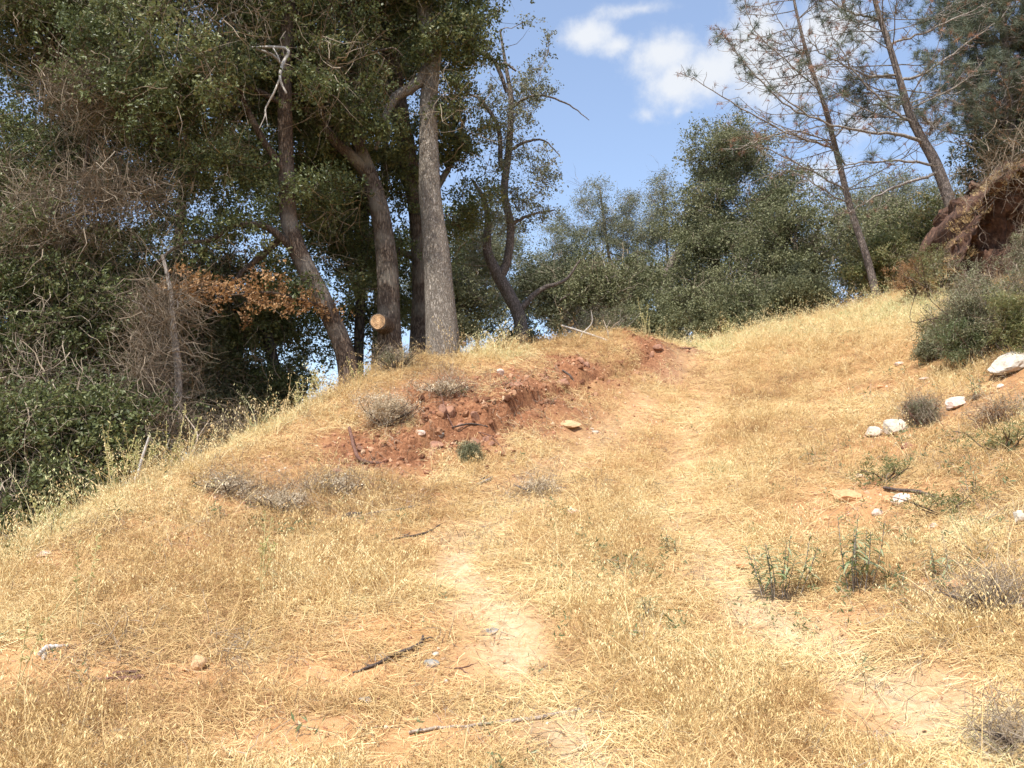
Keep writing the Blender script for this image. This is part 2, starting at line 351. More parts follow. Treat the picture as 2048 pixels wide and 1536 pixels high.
SCARP = [tuple(G0(u, v)[:2]) for u, v in [(690,935),(800,915),(880,885),(960,865),(1015,845),(1060,800),(1150,780),(1230,745),(1310,712)]]
HOLES = [(G0(u, v)[:2], r_, d_) for u, v, r_, d_ in [(835,815,.10,.10),(1005,845,.14,.16),(930,862,.22,.16),(880,885,.13,.12),(1150,775,.16,.18),(1125,758,.08,.1),(735,932,.2,.1),(1310,702,.12,.1),(1120,930,.1,.06),(1845,1365,.12,.07),(1000,745,.07,.09)]]
def fine(x, y):
    near = np.clip(1.3 - np.hypot(x, y - 8) / 30, 0, 1)
    red = blobs(x, y, RED)
    z = near * (.05 * fbm(x * 1.1, y * 1.1, None, 3) + .022 * fbm(x * 5, y * 5, None, 3) + .008 * vnoise(x * 16, y * 16))
    z += red * (.10 * fbm(x * 5 + 4, y * 5, None, 4) + .05 * np.abs(vnoise(x * 9, y * 9)))
    z -= .035 * np.exp(-(seg_dist(x, y, RUT_L) / .28) ** 2) + .035 * np.exp(-(seg_dist(x, y, RUT_R) / .28) ** 2)
    xs = np.array([p[0] for p in SCARP]); ys = np.array([p[1] for p in SCARP])
    yl = np.interp(x, xs, ys) + .1 * vnoise(x * 4, y * 0 + 3) + .05 * vnoise(x * 11, y * 0 + 1); tt = (y - yl); w_ = np.clip((x - xs[0]) / .5, 0, 1) * np.clip((xs[-1] - x) / .5, 0, 1)
    z += w_ * .2 * (1 + .5 * vnoise(x * 1.7, y * 0 + 8)) * (np.clip(tt / .09, 0, 1) * np.exp(-np.clip(tt, 0, None) / 1.1)) - w_ * .07 * np.exp(-((tt + .08) / .1) ** 2)
    for c, r_, dp in HOLES:
        q = ((x - c[0]) / r_) ** 2 + ((y - c[1]) / (r_ * .8)) ** 2
        z -= dp * np.exp(-q ** 2) - dp * .45 * np.exp(-(((x - c[0]) / r_) ** 2 + ((y - c[1] - r_ * 1.5) / (r_ * .7)) ** 2))
    return z
def HT(x, y): return Hs(x, y) + fine(np.asarray(x, float), np.asarray(y, float))
EXC = []
def G(u, v): return G0(u, v, HT)
def ground_at(x, y): return np.array([x, y, float(HT(x, y))])
def normals(x, y, e=.12):
    zx = (Hs(x + e, y) - Hs(x - e, y)) / (2 * e); zy = (Hs(x, y + e) - Hs(x, y - e)) / (2 * e)
    n_ = np.stack([-zx, -zy, np.ones_like(zx)], -1); return n_ / np.linalg.norm(n_, axis=-1, keepdims=True)

def axis(lo, hi, step, flo, fhi, k=1.16):
    c = list(np.arange(lo, hi, step)); s = step
    while c[-1] < fhi: s *= k; c.append(c[-1] + s)
    s = step
    while c[0] > flo: s *= k; c.insert(0, c[0] - s)
    return np.array(c)
ax = axis(-6.5, 8.5, .04, -900, 900); ay = axis(3.0, 18.5, .045, -900, 1200)
X, Y = np.meshgrid(ax, ay, indexing='ij')
inn = (np.abs(X) < 60) & (Y > -60) & (Y < 80)
Z = np.where(inn, Hs(X, Y), 0); Z[~inn] = H0(X[~inn], Y[~inn]); Z = Z + fine(X, Y)
ni, nj = X.shape; idx = np.arange(ni * nj).reshape(ni, nj)
q = np.stack([idx[:-1, :-1], idx[1:, :-1], idx[1:, 1:], idx[:-1, 1:]], -1).reshape(-1, 4)
def density_masks(x, y):
    red = np.clip(blobs(x, y, RED) * 1.4 + .35 * fbm(x * 2.5, y * 2.5) - .05, 0, 1) * (blobs(x, y, RED) > .03)
    red2 = np.clip(blobs(x, y, RED2) * .8 + .4 * fbm(x * 2, y * 2 + 5) - .1, 0, 1) * (blobs(x, y, RED2) > .05)
    dpath = np.minimum(seg_dist(x, y, RUT_L), seg_dist(x, y, RUT_R))
    fade = .25 + .75 * np.clip((9.2 - y) / 2.5, 0, 1); path = np.exp(-(dpath / .27) ** 2) * np.clip(fade * (1.12 + .7 * fbm(x * 2.2 + 30, y * 2.2, None, 4)), 0, 1)
    org = np.clip(blobs(x, y, ORANGE) * 1.3 + .3 * fbm(x * 3, y * 3) - .15, 0, 1)
    return red, red2, path, org
m, n, l, b = mat_new('hill_ground')
def attr(nm):
    a = n.new('ShaderNodeAttribute'); a.attribute_name = nm; return a.outputs['Fac']
geo = n.new('ShaderNodeNewGeometry')
def noise(sc, det=6, ro=.6):
    t = n.new('ShaderNodeTexNoise'); t.inputs['Scale'].default_value = sc; t.inputs['Detail'].default_value = det; t.inputs['Roughness'].default_value = ro
    l.new(geo.outputs['Position'], t.inputs[0]); return t.outputs['Fac']
def mixc(f, a, b_):
    x = n.new('ShaderNodeMix'); x.data_type = 'RGBA'
    l.new(f, x.inputs[0])
    for s_, i in ((a, 6), (b_, 7)):
        if isinstance(s_, tuple): x.inputs[i].default_value = (*s_, 1)
        else: l.new(s_, x.inputs[i])
    return x.outputs[2]
r1 = ramp(n, [(.3, (.2, .095, .045)), (.45, (.38, .21, .095)), (.6, (.54, .34, .16)), (.75, (.68, .5, .3))]); l.new(noise(9, 10, .75), r1.inputs[0])
r2 = ramp(n, [(.36, (.1, .045, .025)), (.5, (.27, .12, .06)), (.62, (.4, .205, .11)), (.72, (.56, .36, .2))]); l.new(noise(22, 10, .8), r2.inputs[0])
r3 = ramp(n, [(.3, (.42, .2, .085)), (.5, (.58, .33, .15)), (.72, (.68, .44, .23))]); l.new(noise(16, 8, .7), r3.inputs[0])
c = mixc(attr('orange'), r1.outputs[0], r3.outputs[0]); c = mixc(attr('red_soft'), c, mixc(noise(30), r2.outputs[0], r3.outputs[0])); c = mixc(attr('red'), c, r2.outputs[0])
r4 = ramp(n, [(.3, (.42, .28, .16)), (.5, (.64, .48, .29)), (.7, (.76, .62, .42))]); l.new(noise(20, 8, .7), r4.inputs[0]); c = mixc(attr('worn'), c, r4.outputs[0])
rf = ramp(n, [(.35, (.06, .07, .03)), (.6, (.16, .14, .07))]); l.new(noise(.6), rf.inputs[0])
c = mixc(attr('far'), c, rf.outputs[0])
l.new(c, b.inputs['Base Color']); b.inputs['Roughness'].default_value = 1; b.inputs['Specular IOR Level'].default_value = .1
bp = n.new('ShaderNodeBump'); bp.inputs['Strength'].default_value = .9; bp.inputs['Distance'].default_value = .03; l.new(noise(38, 8, .75), bp.inputs['Height']); l.new(bp.outputs[0], b.inputs['Normal'])
M['ground'] = m
gm = raw_mesh('hillside_ground', np.stack([X, Y, Z], -1).reshape(-1, 3), np.zeros((0, 3), int), q, np.zeros(len(q)), M['ground'], True)
rd, rd2, pa, org = density_masks(X, Y)
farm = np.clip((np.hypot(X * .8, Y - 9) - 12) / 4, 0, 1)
for nm, a in (('red', rd), ('red_soft', rd2 * .75), ('orange', org), ('far', farm), ('worn', pa * .8)):
    at = gm.attributes.new(nm, 'FLOAT', 'POINT'); at.data.foreach_set('value', a.ravel().astype(np.float32))
tag(link('hillside_ground', gm), kind='structure', label='dry hillside with a faint two rut track climbing to the crest')

# ------------------------------------------------------------------ scatter by geometry nodes
def scatter_group():
    g = bpy.data.node_groups.new('scatter_pieces', 'GeometryNodeTree')
    g.interface.new_socket('Geometry', in_out='INPUT', socket_type='NodeSocketGeometry'); g.interface.new_socket('Geometry', in_out='OUTPUT', socket_type='NodeSocketGeometry')
    n, l = g.nodes, g.links
    gi = n.new('NodeGroupInput'); go = n.new('NodeGroupOutput'); join = n.new('GeometryNodeJoinGeometry')
    def named(nm, t):
        a = n.new('GeometryNodeInputNamedAttribute'); a.data_type = t; a.inputs['Name'].default_value = nm; return a.outputs['Attribute']
    def eq(src, k):
        c = n.new('FunctionNodeCompare'); c.data_type = 'INT'; c.operation = 'EQUAL'; l.new(src, c.inputs['A'] if False else c.inputs[2]); c.inputs[3].default_value = k; return c.outputs[0]
    proto = named('proto', 'INT'); pick = named('pick', 'INT'); rot = named('rot', 'FLOAT_VECTOR'); scl = named('scl', 'FLOAT')
    sp = n.new('GeometryNodeSeparateGeometry'); l.new(gi.outputs[0], sp.inputs[0]); l.new(eq(proto, -1), sp.inputs['Selection'])
    e2r = n.new('FunctionNodeEulerToRotation'); l.new(rot, e2r.inputs[0])
    for k in range(6):
        s = n.new('GeometryNodeSeparateGeometry'); l.new(gi.outputs[0], s.inputs[0]); l.new(eq(proto, k), s.inputs['Selection'])
        ip = n.new('GeometryNodeInstanceOnPoints'); l.new(sp.outputs['Selection'], ip.inputs['Points']); l.new(eq(pick, k), ip.inputs['Selection'])
        l.new(s.outputs['Selection'], ip.inputs['Instance']); l.new(e2r.outputs[0], ip.inputs['Rotation']); l.new(scl, ip.inputs['Scale'])
        l.new(ip.outputs[0], join.inputs[0])
    l.new(join.outputs[0], go.inputs[0])
    return g
SG = scatter_group()
def scatter(name, protos, pts_, rot, scl, pick, tint, mats, parent=None, origin=None):
    """protos: list of (verts, tris, rnd per vertex, material index)"""
    pts_ = np.asarray(pts_, float)
    org_ = np.asarray(origin if origin is not None else pts_.mean(0), float)
    ctr = pts_.mean(0) - org_
    V = []; F = []; RN = []; PR = []; MI = []; n0_ = 0
    for k, (v, f, rn, mi) in enumerate(protos):
        V.append(v); F.append(f + n0_); RN.append(rn); PR.append(np.full(len(v), k)); MI.append(np.full(len(f), mi)); n0_ += len(v)
    V.append(pts_ - org_); RN.append(np.zeros(len(pts_))); PR.append(np.full(len(pts_), -1))
    V = np.vstack(V); F = np.vstack(F)
    me = raw_mesh(name, V, F, np.zeros((0, 4), int), np.concatenate(MI), mats, False)
    z = np.zeros(n0_)
    def at(nm, t, key, arr):
        a = me.attributes.new(nm, t, 'POINT'); a.data.foreach_set(key, np.ascontiguousarray(arr).ravel())
    at('proto', 'INT', 'value', np.concatenate(PR).astype(np.int32)); at('rnd', 'FLOAT', 'value', np.concatenate(RN).astype(np.float32))
    at('pick', 'INT', 'value', np.r_[z - 1, pick].astype(np.int32)); at('scl', 'FLOAT', 'value', np.r_[z, scl].astype(np.float32))
    at('tint', 'FLOAT', 'value', np.r_[z, tint].astype(np.float32)); at('rot', 'FLOAT_VECTOR', 'vector', np.vstack([np.zeros((n0_, 3)), rot]).astype(np.float32))
    o = link(name, me, parent, None if parent is not None else org_)
    md = o.modifiers.new('pieces', 'NODES'); md.node_group = SG
    o['kind'] = 'stuff'
    return o
def rand_rot(n_): return rng.uniform(0, 2 * math.pi, (n_, 3))
def upright_rot(n_, tilt=.2): return np.stack([rng.normal(0, tilt, n_), rng.normal(0, tilt, n_), rng.uniform(0, 6.283, n_)], -1)
def slope_rot(nv):
    n_ = len(nv); sp = rng.uniform(0, 6.283, n_)
    z = nv; x = np.stack([np.cos(sp), np.sin(sp), np.zeros(n_)], -1); x -= z * (x * z).sum(-1, keepdims=True); x /= np.linalg.norm(x, axis=-1, keepdims=True); y = np.cross(z, x)
    return np.stack([np.arctan2(y[:, 2], z[:, 2]), -np.arcsin(np.clip(x[:, 2], -1, 1)), np.arctan2(x[:, 1], x[:, 0])], -1)

# leaf sprig prototypes -------------------------------------------------------
def unit(v): return v / (np.linalg.norm(v) + 1e-9)
def leaf(base, d, side, L, w, fold=.25, seg=1):
    """a leaf folded along its midrib"""
    d = unit(d); side = unit(side - d * side.dot(d)); up = np.cross(side, d)
    p = [base, base + d * L * .45 + side * w * .5 + up * w * fold, base + d * L, base + d * L * .45 - side * w * .5 + up * w * fold, base + d * L * .5]
    return np.array(p), np.array([[0, 1, 4], [1, 2, 4], [2, 3, 4], [3, 0, 4]])
def sprig(nleaf, R_, L, w, seed, stem=True):
    r = np.random.default_rng(seed); V = []; F = []; RN = []; n_ = 0
    ax_ = unit(np.array([.2, .1, 1.]))
    for i in range(nleaf):
        t = r.uniform(0, 1); c = ax_ * (t - .3) * R_ * 1.4 + r.normal(0, R_ * .3, 3)
        d = unit(ax_ * .5 + r.normal(0, 1, 3)); s_ = r.normal(0, 1, 3); q_ = r.uniform(.7, 1.25)
        v, f = leaf(c, d, s_, L * q_, w * q_, r.uniform(0, .35))
        V.append(v); F.append(f + n_); RN.append(np.full(len(v), r.uniform(0, 1))); n_ += len(v)
    return np.vstack(V), np.vstack(F), np.concatenate(RN), 0
def ribbon(pts_, w, nrm_):
    pts_ = np.asarray(pts_); k = len(pts_); d = np.gradient(pts_, axis=0); s_ = np.cross(d, nrm_); s_ /= np.linalg.norm(s_, axis=1)[:, None] + 1e-9
    ww = w * np.linspace(1, .25, k)[:, None] * .5
    V = np.vstack([pts_[:-1] + s_[:-1] * ww[:-1], pts_[:-1] - s_[:-1] * ww[:-1], pts_[-1:]])
    F = []
    for i in range(k - 2): F += [[i, i + 1, k - 1 + i], [i + 1, k + i, k - 1 + i]]
    F.append([k - 2, 2 * k - 2, 2 * k - 3])
    return V, np.array(F)
def needles(nn_, L, seed):
    r = np.random.default_rng(seed); V = []; F = []; RN = []; n_ = 0
    for i in range(nn_):
        d = unit(np.array([0, 0, .55]) + r.normal(0, .6, 3)); b0 = np.array([0, 0, r.uniform(-.4, .4) * L]) * .6
        l_ = L * r.uniform(.7, 1.2); pts_ = [b0, b0 + d * l_ * .5, b0 + d * l_ + np.array([0, 0, -.25 * l_])]
        v, f = ribbon(pts_, .006, unit(r.normal(0, 1, 3))); V.append(v); F.append(f + n_); RN.append(np.full(len(v), r.uniform())); n_ += len(v)
    return np.vstack(V), np.vstack(F), np.concatenate(RN), 0
def twigspray(nt_, R_, w, seed, droop=.3, curl=.6):
    r = np.random.default_rng(seed); V = []; F = []; RN = []; n_ = 0
    for i in range(nt_):
        p = r.normal(0, R_ * .3, 3); d = unit(r.normal(0, 1, 3)); q_ = [p]
        for k in range(5):
            d = unit(d + r.normal(0, curl * .5, 3) + np.array([0, 0, -droop * .3])); p = p + d * R_ * .3; q_.append(p)
        nrm_ = unit(r.normal(0, 1, 3))
        for nv_ in (nrm_, unit(np.cross(nrm_, d))):
            v, f = ribbon(q_, w * r.uniform(.6, 1.4), nv_); V.append(v); F.append(f + n_); RN.append(np.full(len(v), r.uniform())); n_ += len(v)
    return np.vstack(V), np.vstack(F), np.concatenate(RN), 0

# ------------------------------------------------------------------ tree builder
def curve(pl, n_=24, wob=0.0):
    """smooth a polyline [(p, r), ...] by Catmull-Rom"""
    p = np.array([q[0] for q in pl]); r = np.array([q[1] for q in pl]); k = len(p)
    pp = np.vstack([2 * p[0] - p[1], p, 2 * p[-1] - p[-2]]); o = []; ro = []
    m_ = max(2, n_ // (k - 1))
    for i in range(k - 1):
        for t in np.arange(m_) / m_:
            a, b_, c_, d_ = pp[i], pp[i+1], pp[i+2], pp[i+3]
            o.append(.5 * (2*b_ + (c_-a)*t + (2*a-5*b_+4*c_-d_)*t*t + (3*b_-a-3*c_+d_)*t**3)); ro.append(r[i] * (1-t) + r[i+1] * t)
    o.append(p[-1]); ro.append(r[-1]); o = np.array(o)
    if wob: o[1:] += rng.normal(0, wob, o[1:].shape)
    return o, np.array(ro)
def stem(mb, pl, sides=12, rough=.12, n_=28, nodes=None, wob=0.0, flare=0.0):
    o, r = curve(pl, n_, wob)
    if flare:
        h = np.linalg.norm(o - o[0], axis=1); r = r * (1 + flare * np.exp(-h / .25))
    mb.tube(o, r, sides, rough)
    if nodes is not None: nodes += [(a, b_) for a, b_ in zip(o[2:], r[2:])]
def from_px(L): return [(P(u, v, Y_), r) for (u, v, Y_, r) in L]
THR = -.22
def ellipsoid_pts(ells, n_, power=.45):
    vol = np.array([e[3] * e[4] * e[5] for e in ells], float); pr = vol / vol.sum(); out_ = []
    while len(out_) < n_:
        e = ells[rng.choice(len(ells), p=pr)]; c = P(e[0], e[1], e[2]); d = unit(rng.normal(0, 1, 3)) * rng.uniform(0, 1) ** power
        q_ = c + d * np.array([px(e[3], e[2]), e[5], px(e[4], e[2])])
        if vnoise(q_[0] * 1.2 + 3, q_[1] * 1.2, q_[2] * 1.2) > THR: out_.append(q_)
    return np.array(out_)
def connect(mb, nodes, targets, r0=.03, rend=.006, sides=5, wig=.12, up=.0, cap_len=9, curl=0.08):
    """each target is joined to the nearest wood by a crooked branch"""
    NP = np.array([a for a, _ in nodes]); NR = np.array([b_ for _, b_ in nodes])
    order = np.argsort([np.min(np.linalg.norm(NP - t, axis=1)) for t in targets])
    for i in order:
        t = targets[i]; dd = np.linalg.norm(NP - t, axis=1) + np.clip(NP[:, 2] - t[2], 0, None) * .5
        j = np.argmin(dd); a = NP[j]; L = np.linalg.norm(t - a)
        if L < .05: continue
        k = max(3, int(L / .16)); s_ = np.linspace(0, 1, k + 1)[:, None]
        pth = a + (t - a) * s_; w_ = np.cumsum(rng.normal(0, 1, (k + 1, 3)), axis=0); w_ -= s_ * w_[-1] + (1 - s_) * w_[0]
        pth = pth + w_ * wig * L / (k + 1) * 1.6
        pth[:, 2] += (np.sin(s_[:, 0] * math.pi)) * L * up
        rs = min(NR[j] * .62, r0 * (.25 + .35 * L)); rr = np.linspace(max(rs, rend), rend, k + 1)
        mb.tube(pth, rr, sides, 0, cap=False)
        NP = np.vstack([NP, pth[1:]]); NR = np.r_[NR, rr[1:]]
    return NP, NR

def foliage(root, centers, org_, nspr, spread, protos, mats, scale=(.8, 1.25), name='leaves', picks=None, flat=.75, tintb=None):
    n_ = len(centers) * nspr
    c = np.repeat(centers, nspr, axis=0); off = rng.normal(0, 1, (n_, 3)) * spread * .82 * np.repeat(rng.uniform(.6, 1.25, len(centers)), nspr)[:, None] * np.array([1, 1, flat]); p = c + off
    tint = np.clip(np.repeat(rng.uniform(0, .7, len(centers)), nspr) + rng.uniform(0, .35, n_), 0, 1)
    pk = rng.integers(0, len(protos), n_) if picks is None else picks(n_)
    return scatter(name, protos, p, rand_rot(n_), rng.uniform(*scale, n_), pk, tint, mats, root, org_), p
def twiglets(mb, centers, pts_, nspr, each=3, r=.005):
    for i, c in enumerate(centers):
        for j in rng.choice(nspr, min(each, nspr), replace=False):
            t = pts_[i * nspr + j]; mid = (c + t) / 2 + rng.normal(0, .04, 3); mb.tube([c, mid, t], [r, r * .75, r * .4], 3, 0, cap=False)

OAK = [sprig(17, .13, .052, .03, s_) for s_ in (1, 2, 3, 4)]
OAKB = [sprig(20, .2, .066, .036, s_) for s_ in (5, 6, 7)]
PALE = [sprig(20, .2, .06, .026, s_) for s_ in (8, 9, 10)]
SHR = [sprig(16, .07, .024, .011, s_) for s_ in (11, 12, 13)]
SHRN = [sprig(20, .09, .04, .009, s_) for s_ in (14, 15)]
DEADL = [sprig(9, .09, .06, .035, s_) for s_ in (16, 17, 18)]
TWG = [twigspray(9, .42, .0085, s_) for s_ in (21, 22, 23)]
TWGF = [twigspray(10, .28, .0045, s_) for s_ in (24, 25, 26)]

def tree(name, label, cat, stems, crown, nclump, nspr, spread, protos, leaf, bark, twig=None, group=None, limbs=(), sides=12, r0=.03, bare=0, rough=.12,
         flare=.35, tw=3, scale=(.8, 1.25), base=None, wig=.16, tcol='limb_brown', flat=.6, extra=None, power=.45, seed=None):
    st = [from_px(s_) if len(s_[0]) == 4 else s_ for s_ in stems]
    b0 = np.array(base if base is not None else st[0][0][0]); root = thing(name, label, cat, b0, group)
    nodes = []; mb = Mesh()
    for i, s_ in enumerate(st): stem(mb, s_, sides, rough, 40, nodes, 0, flare if i == 0 else 0)
    build(mb, 'trunk', M[bark], root, b0, True)
    for lb in limbs:
        mb = Mesh(); stem(mb, from_px(lb), 8, .1, 20, nodes, .006); build(mb, 'limb', M[bark], root, b0, True)
    if nclump:
        cen = ellipsoid_pts(crown, nclump, power)
        mb = Mesh(); connect(mb, nodes, cen, r0, wig=wig)
        o = None
        if nspr:
            o, p = foliage(root, cen, b0, nspr, spread, protos, M[leaf], scale, flat=flat)
            twiglets(mb, cen, p, nspr, tw)
        br = build(mb, 'branches', M[tcol], root, b0, False); br['kind'] = 'stuff'
        if bare:
            c2 = ellipsoid_pts(crown, bare, .4)
            scatter('bare_twigs', TWG, c2, rand_rot(bare), rng.uniform(.6, 1.3, bare), rng.integers(0, 3, bare), rng.uniform(0, 1, bare), M['twig'], root, b0)
    return root, b0, nodes

def gz(x, y, sink=.1): return np.array([x, y, float(HT(x, y)) - sink])
def rooted(L, sink=.15):
    """first point of a stem dropped to the ground under it"""
    L = from_px(L); p, r = L[0]; q_ = gz(p[0], p[1], sink)
    if q_[2] < p[2] - .3: L = [(q_, r * 1.08)] + L
    else: L[0] = (q_, r)
    return L

# ---- left hand oaks on the edge of the slope
bz = from_px
s1 = [(a_, b_ * .86) for a_, b_ in rooted([(705,790,12.5,.17),(688,700,12.5,.16),(645,600,12.4,.155),(600,510,12.3,.15),(577,430,12.3,.14),(572,300,12.2,.125),(570,150,12.1,.115),(578,0,12.0,.10),(585,-150,12,.08),(600,-330,12,.04)])]
root1, b1, nd1 = tree('oak_tree', 'brown oak leaning left on the bank edge, orange dead leaves on its lowest bough', 'oak tree', [s1],
    [(400,180,12.2,260,210,1.7),(480,-60,12.3,330,160,2.2),(640,200,12.6,140,260,1.0),(600,420,12.9,100,120,.6),(330,330,12.5,180,110,1.2),(500,560,12.9,90,60,.5),(615,545,11.9,45,45,.2),(640,180,11.6,60,230,.35),(500,150,11.6,60,180,.35),(430,480,11.9,140,70,.4)], 330, 22, .24, OAK, 'oak_leaf', 'bark_red',
    limbs=[[(592,500,12.3,.075),(535,455,12.1,.05),(470,450,11.9,.036),(425,478,11.8,.03),(350,495,11.7,.022),(285,560,11.7,.01)], [(573,350,12.2,.06),(510,250,12.0,.045),(455,120,11.9,.03),(430,20,11.8,.02)],
           [(572,210,12.1,.05),(480,170,12.1,.035),(380,180,12,.025),(300,230,12,.015)], [(576,60,12.0,.05),(640,-60,12.3,.035),(700,-160,12.5,.02)], [(560,480,12.35,.05),(470,560,12.1,.035),(410,640,12,.02)]],
    bare=420, sides=16, tw=4)
mb = Mesh(); stem(mb, bz([(500,95,11.7,.018),(545,94,11.6,.02),(577,100,11.5,.022),(565,130,11.45,.024),(560,158,11.4,.02),(573,187,11.4,.012)]), 7, .1, 20)
stem(mb, bz([(561,155,11.42,.016),(548,185,11.4,.014),(532,215,11.4,.012),(530,232,11.4,.009),(519,256,11.4,.005)]), 6, .1, 12); stem(mb, bz([(531,218,11.4,.008),(533,238,11.4,.006),(536,254,11.4,.004)]), 5, 0, 6)
stem(mb, bz([(545,94,11.6,.012),(556,112,11.5,.01),(560,125,11.4,.006)]), 5, 0, 6); stem(mb, bz([(572,140,12.05,.03),(545,110,11.8,.022),(500,95,11.7,.018)]), 6, 0, 8)
o = build(mb, 'dead_branch', M['bleached'], root1, b1, True); o['label'] = 'white bleached dead branch hanging crooked from the trunk'
# orange dead bough
bl = bz([(655,615,12.25,.03),(600,600,11.9,.026),(540,585,11.7,.02),(470,590,11.6,.016),(400,585,11.5,.01),(370,580,11.5,.006)])
mb = Mesh(); ndb = []; stem(mb, bl, 6, .1, 20, ndb)
cen = np.array([p + rng.normal(0, 1, 3) * np.array([.12, .18, .13]) for p, r in ndb for _ in range(2)])
connect(mb, ndb, cen, .01, .003, 4); build(mb, 'dead_bough', M['limb_brown'], root1, b1, True)
foliage(root1, cen, b1, 7, .11, DEADL, M['dead_leaf'], (.6, 1.1), name='dead_leaves')

s2 = rooted([(782,745,13.1,.19),(778,640,13.1,.175),(773,520,13.1,.16),(760,420,13.1,.145),(738,345,13.1,.115),(706,250,13.1,.085),(700,120,13.1,.075),(702,0,13.1,.065),(698,-160,13,.05),(690,-330,13,.03)])
root2, b2, nd2 = tree('oak_tree', 'dark upright oak with a round orange sawn limb stub low on its trunk', 'oak tree', [s2],
    [(700,60,13.4,150,200,1.2),(690,-180,13.3,240,160,1.8),(660,330,13.7,110,150,.9),(740,520,14.0,90,120,.6),(700,330,12.6,80,150,.3),(720,90,12.7,80,120,.3)], 200, 22, .24, OAK, 'oak_leaf', 'bark_brown',
    limbs=[[(745,360,13.1,.11),(700,310,12.95,.09),(664,275,12.8,.075),(650,240,12.8,.06),(662,150,12.8,.05),(668,20,12.8,.04),(660,-120,12.8,.03)], [(705,240,13.1,.04),(645,160,13,.03),(560,150,13,.02)],
           [(700,140,13.1,.03),(735,110,12.7,.022),(785,97,12.5,.015),(806,112,12.5,.008)]], bare=60, sides=16, flare=.25)
c0 = P(756, 643, 12.62); ctr = P(778, 655, 13.1); dr = unit(c0 - ctr); mb = Mesh(); mb.tube([ctr, ctr + dr * .2, c0 - dr * .006], [.15, .135, .128], 22, .12, True)
build(mb, 'sawn_stub', M['bark_brown'], root2, b2, True)
mb = Mesh(); mb.tube([c0 - dr * .02, c0 + dr * .004], [.112, .109], 22, .09, True); cf = link('cut_face', mb.data('cut_face', M['sawn']), root2)
cf.data.transform(Matrix.Translation(Vector(-c0))); cf.location = c0 - b2; cf['label'] = 'pale orange sawn wood face'

s3 = rooted([(888,722,13.2,.265),(884,660,13.2,.25),(877,570,13.2,.22),(869,470,13.2,.19),(860,370,13.2,.165),(857,280,13.2,.148),(857,200,13.2,.135),(866,110,13.2,.135),(852,20,13.2,.11),(860,-110,13.2,.09),(880,-320,13.2,.04)])
root3, b3, nd3 = tree('oak_tree', 'tall oak with thick pale grey furrowed trunk on the crest, right of the sawn stub', 'oak tree', [s3],
    [(900,90,13.3,90,150,.9),(850,-120,13.4,220,190,1.8),(800,300,14.3,70,120,.6),(920,280,14.6,60,110,.7),(940,430,14.6,50,90,.7),(890,150,12.9,55,120,.3),(840,280,12.9,30,60,.2),(905,320,12.95,30,50,.2),(930,150,13.1,60,120,.5)], 230, 20, .2, OAK, 'oak_leaf', 'bark_grey',
    limbs=[[(862,130,13.2,.1),(828,172,13.05,.085),(790,195,12.95,.075),(765,250,12.9,.05),(752,300,12.9,.03)], [(860,100,13.2,.05),(925,60,13.2,.03),(1000,20,13.2,.015)]], sides=20, bare=60, flare=.08, rough=.16)
s4 = rooted([(842,700,14.6,.2),(846,560,14.6,.18),(838,430,14.6,.175),(818,330,14.6,.165),(795,200,14.6,.155),(772,60,14.6,.14),(755,-60,14.6,.11),(740,-250,14.6,.06)])
tree('oak_tree', 'oak trunk leaning up to the left just behind the pale grey trunk', 'oak tree', [s4],
    [(760,-100,14.8,200,170,1.6),(830,250,15.2,110,170,.9),(700,420,15.2,150,150,.9),(790,330,14.2,50,140,.3)], 170, 20, .25, OAK, 'oak_leaf', 'bark_brown',
    limbs=[[(838,430,14.6,.08),(900,330,14.9,.05),(930,230,15,.03)], [(840,520,14.6,.07),(735,470,14.9,.05),(680,360,15,.03)]], sides=14)
# slim dark stems between the big trunks
s5 = rooted([(718,700,15.5,.09),(722,560,15.5,.085),(730,430,15.5,.08),(715,250,15.5,.07),(730,60,15.5,.06),(740,-150,15.5,.04)])
tree('oak_tree', 'slim dark oak stem standing in shade between the leaning oak and the stubbed trunk', 'oak tree', [s5],
    [(700,500,16.2,220,170,1.2),(620,200,16.2,240,220,1.5),(560,640,15.5,160,90,.9),(640,690,16,60,50,.5),(735,620,16,45,110,.5),(830,630,15.6,30,90,.4)], 270, 20, .27, OAK, 'oak_leaf', 'bark_dark',
    limbs=[[(722,600,15.5,.05),(690,520,15.4,.04),(668,430,15.3,.03),(690,350,15.3,.02)]], sides=10)
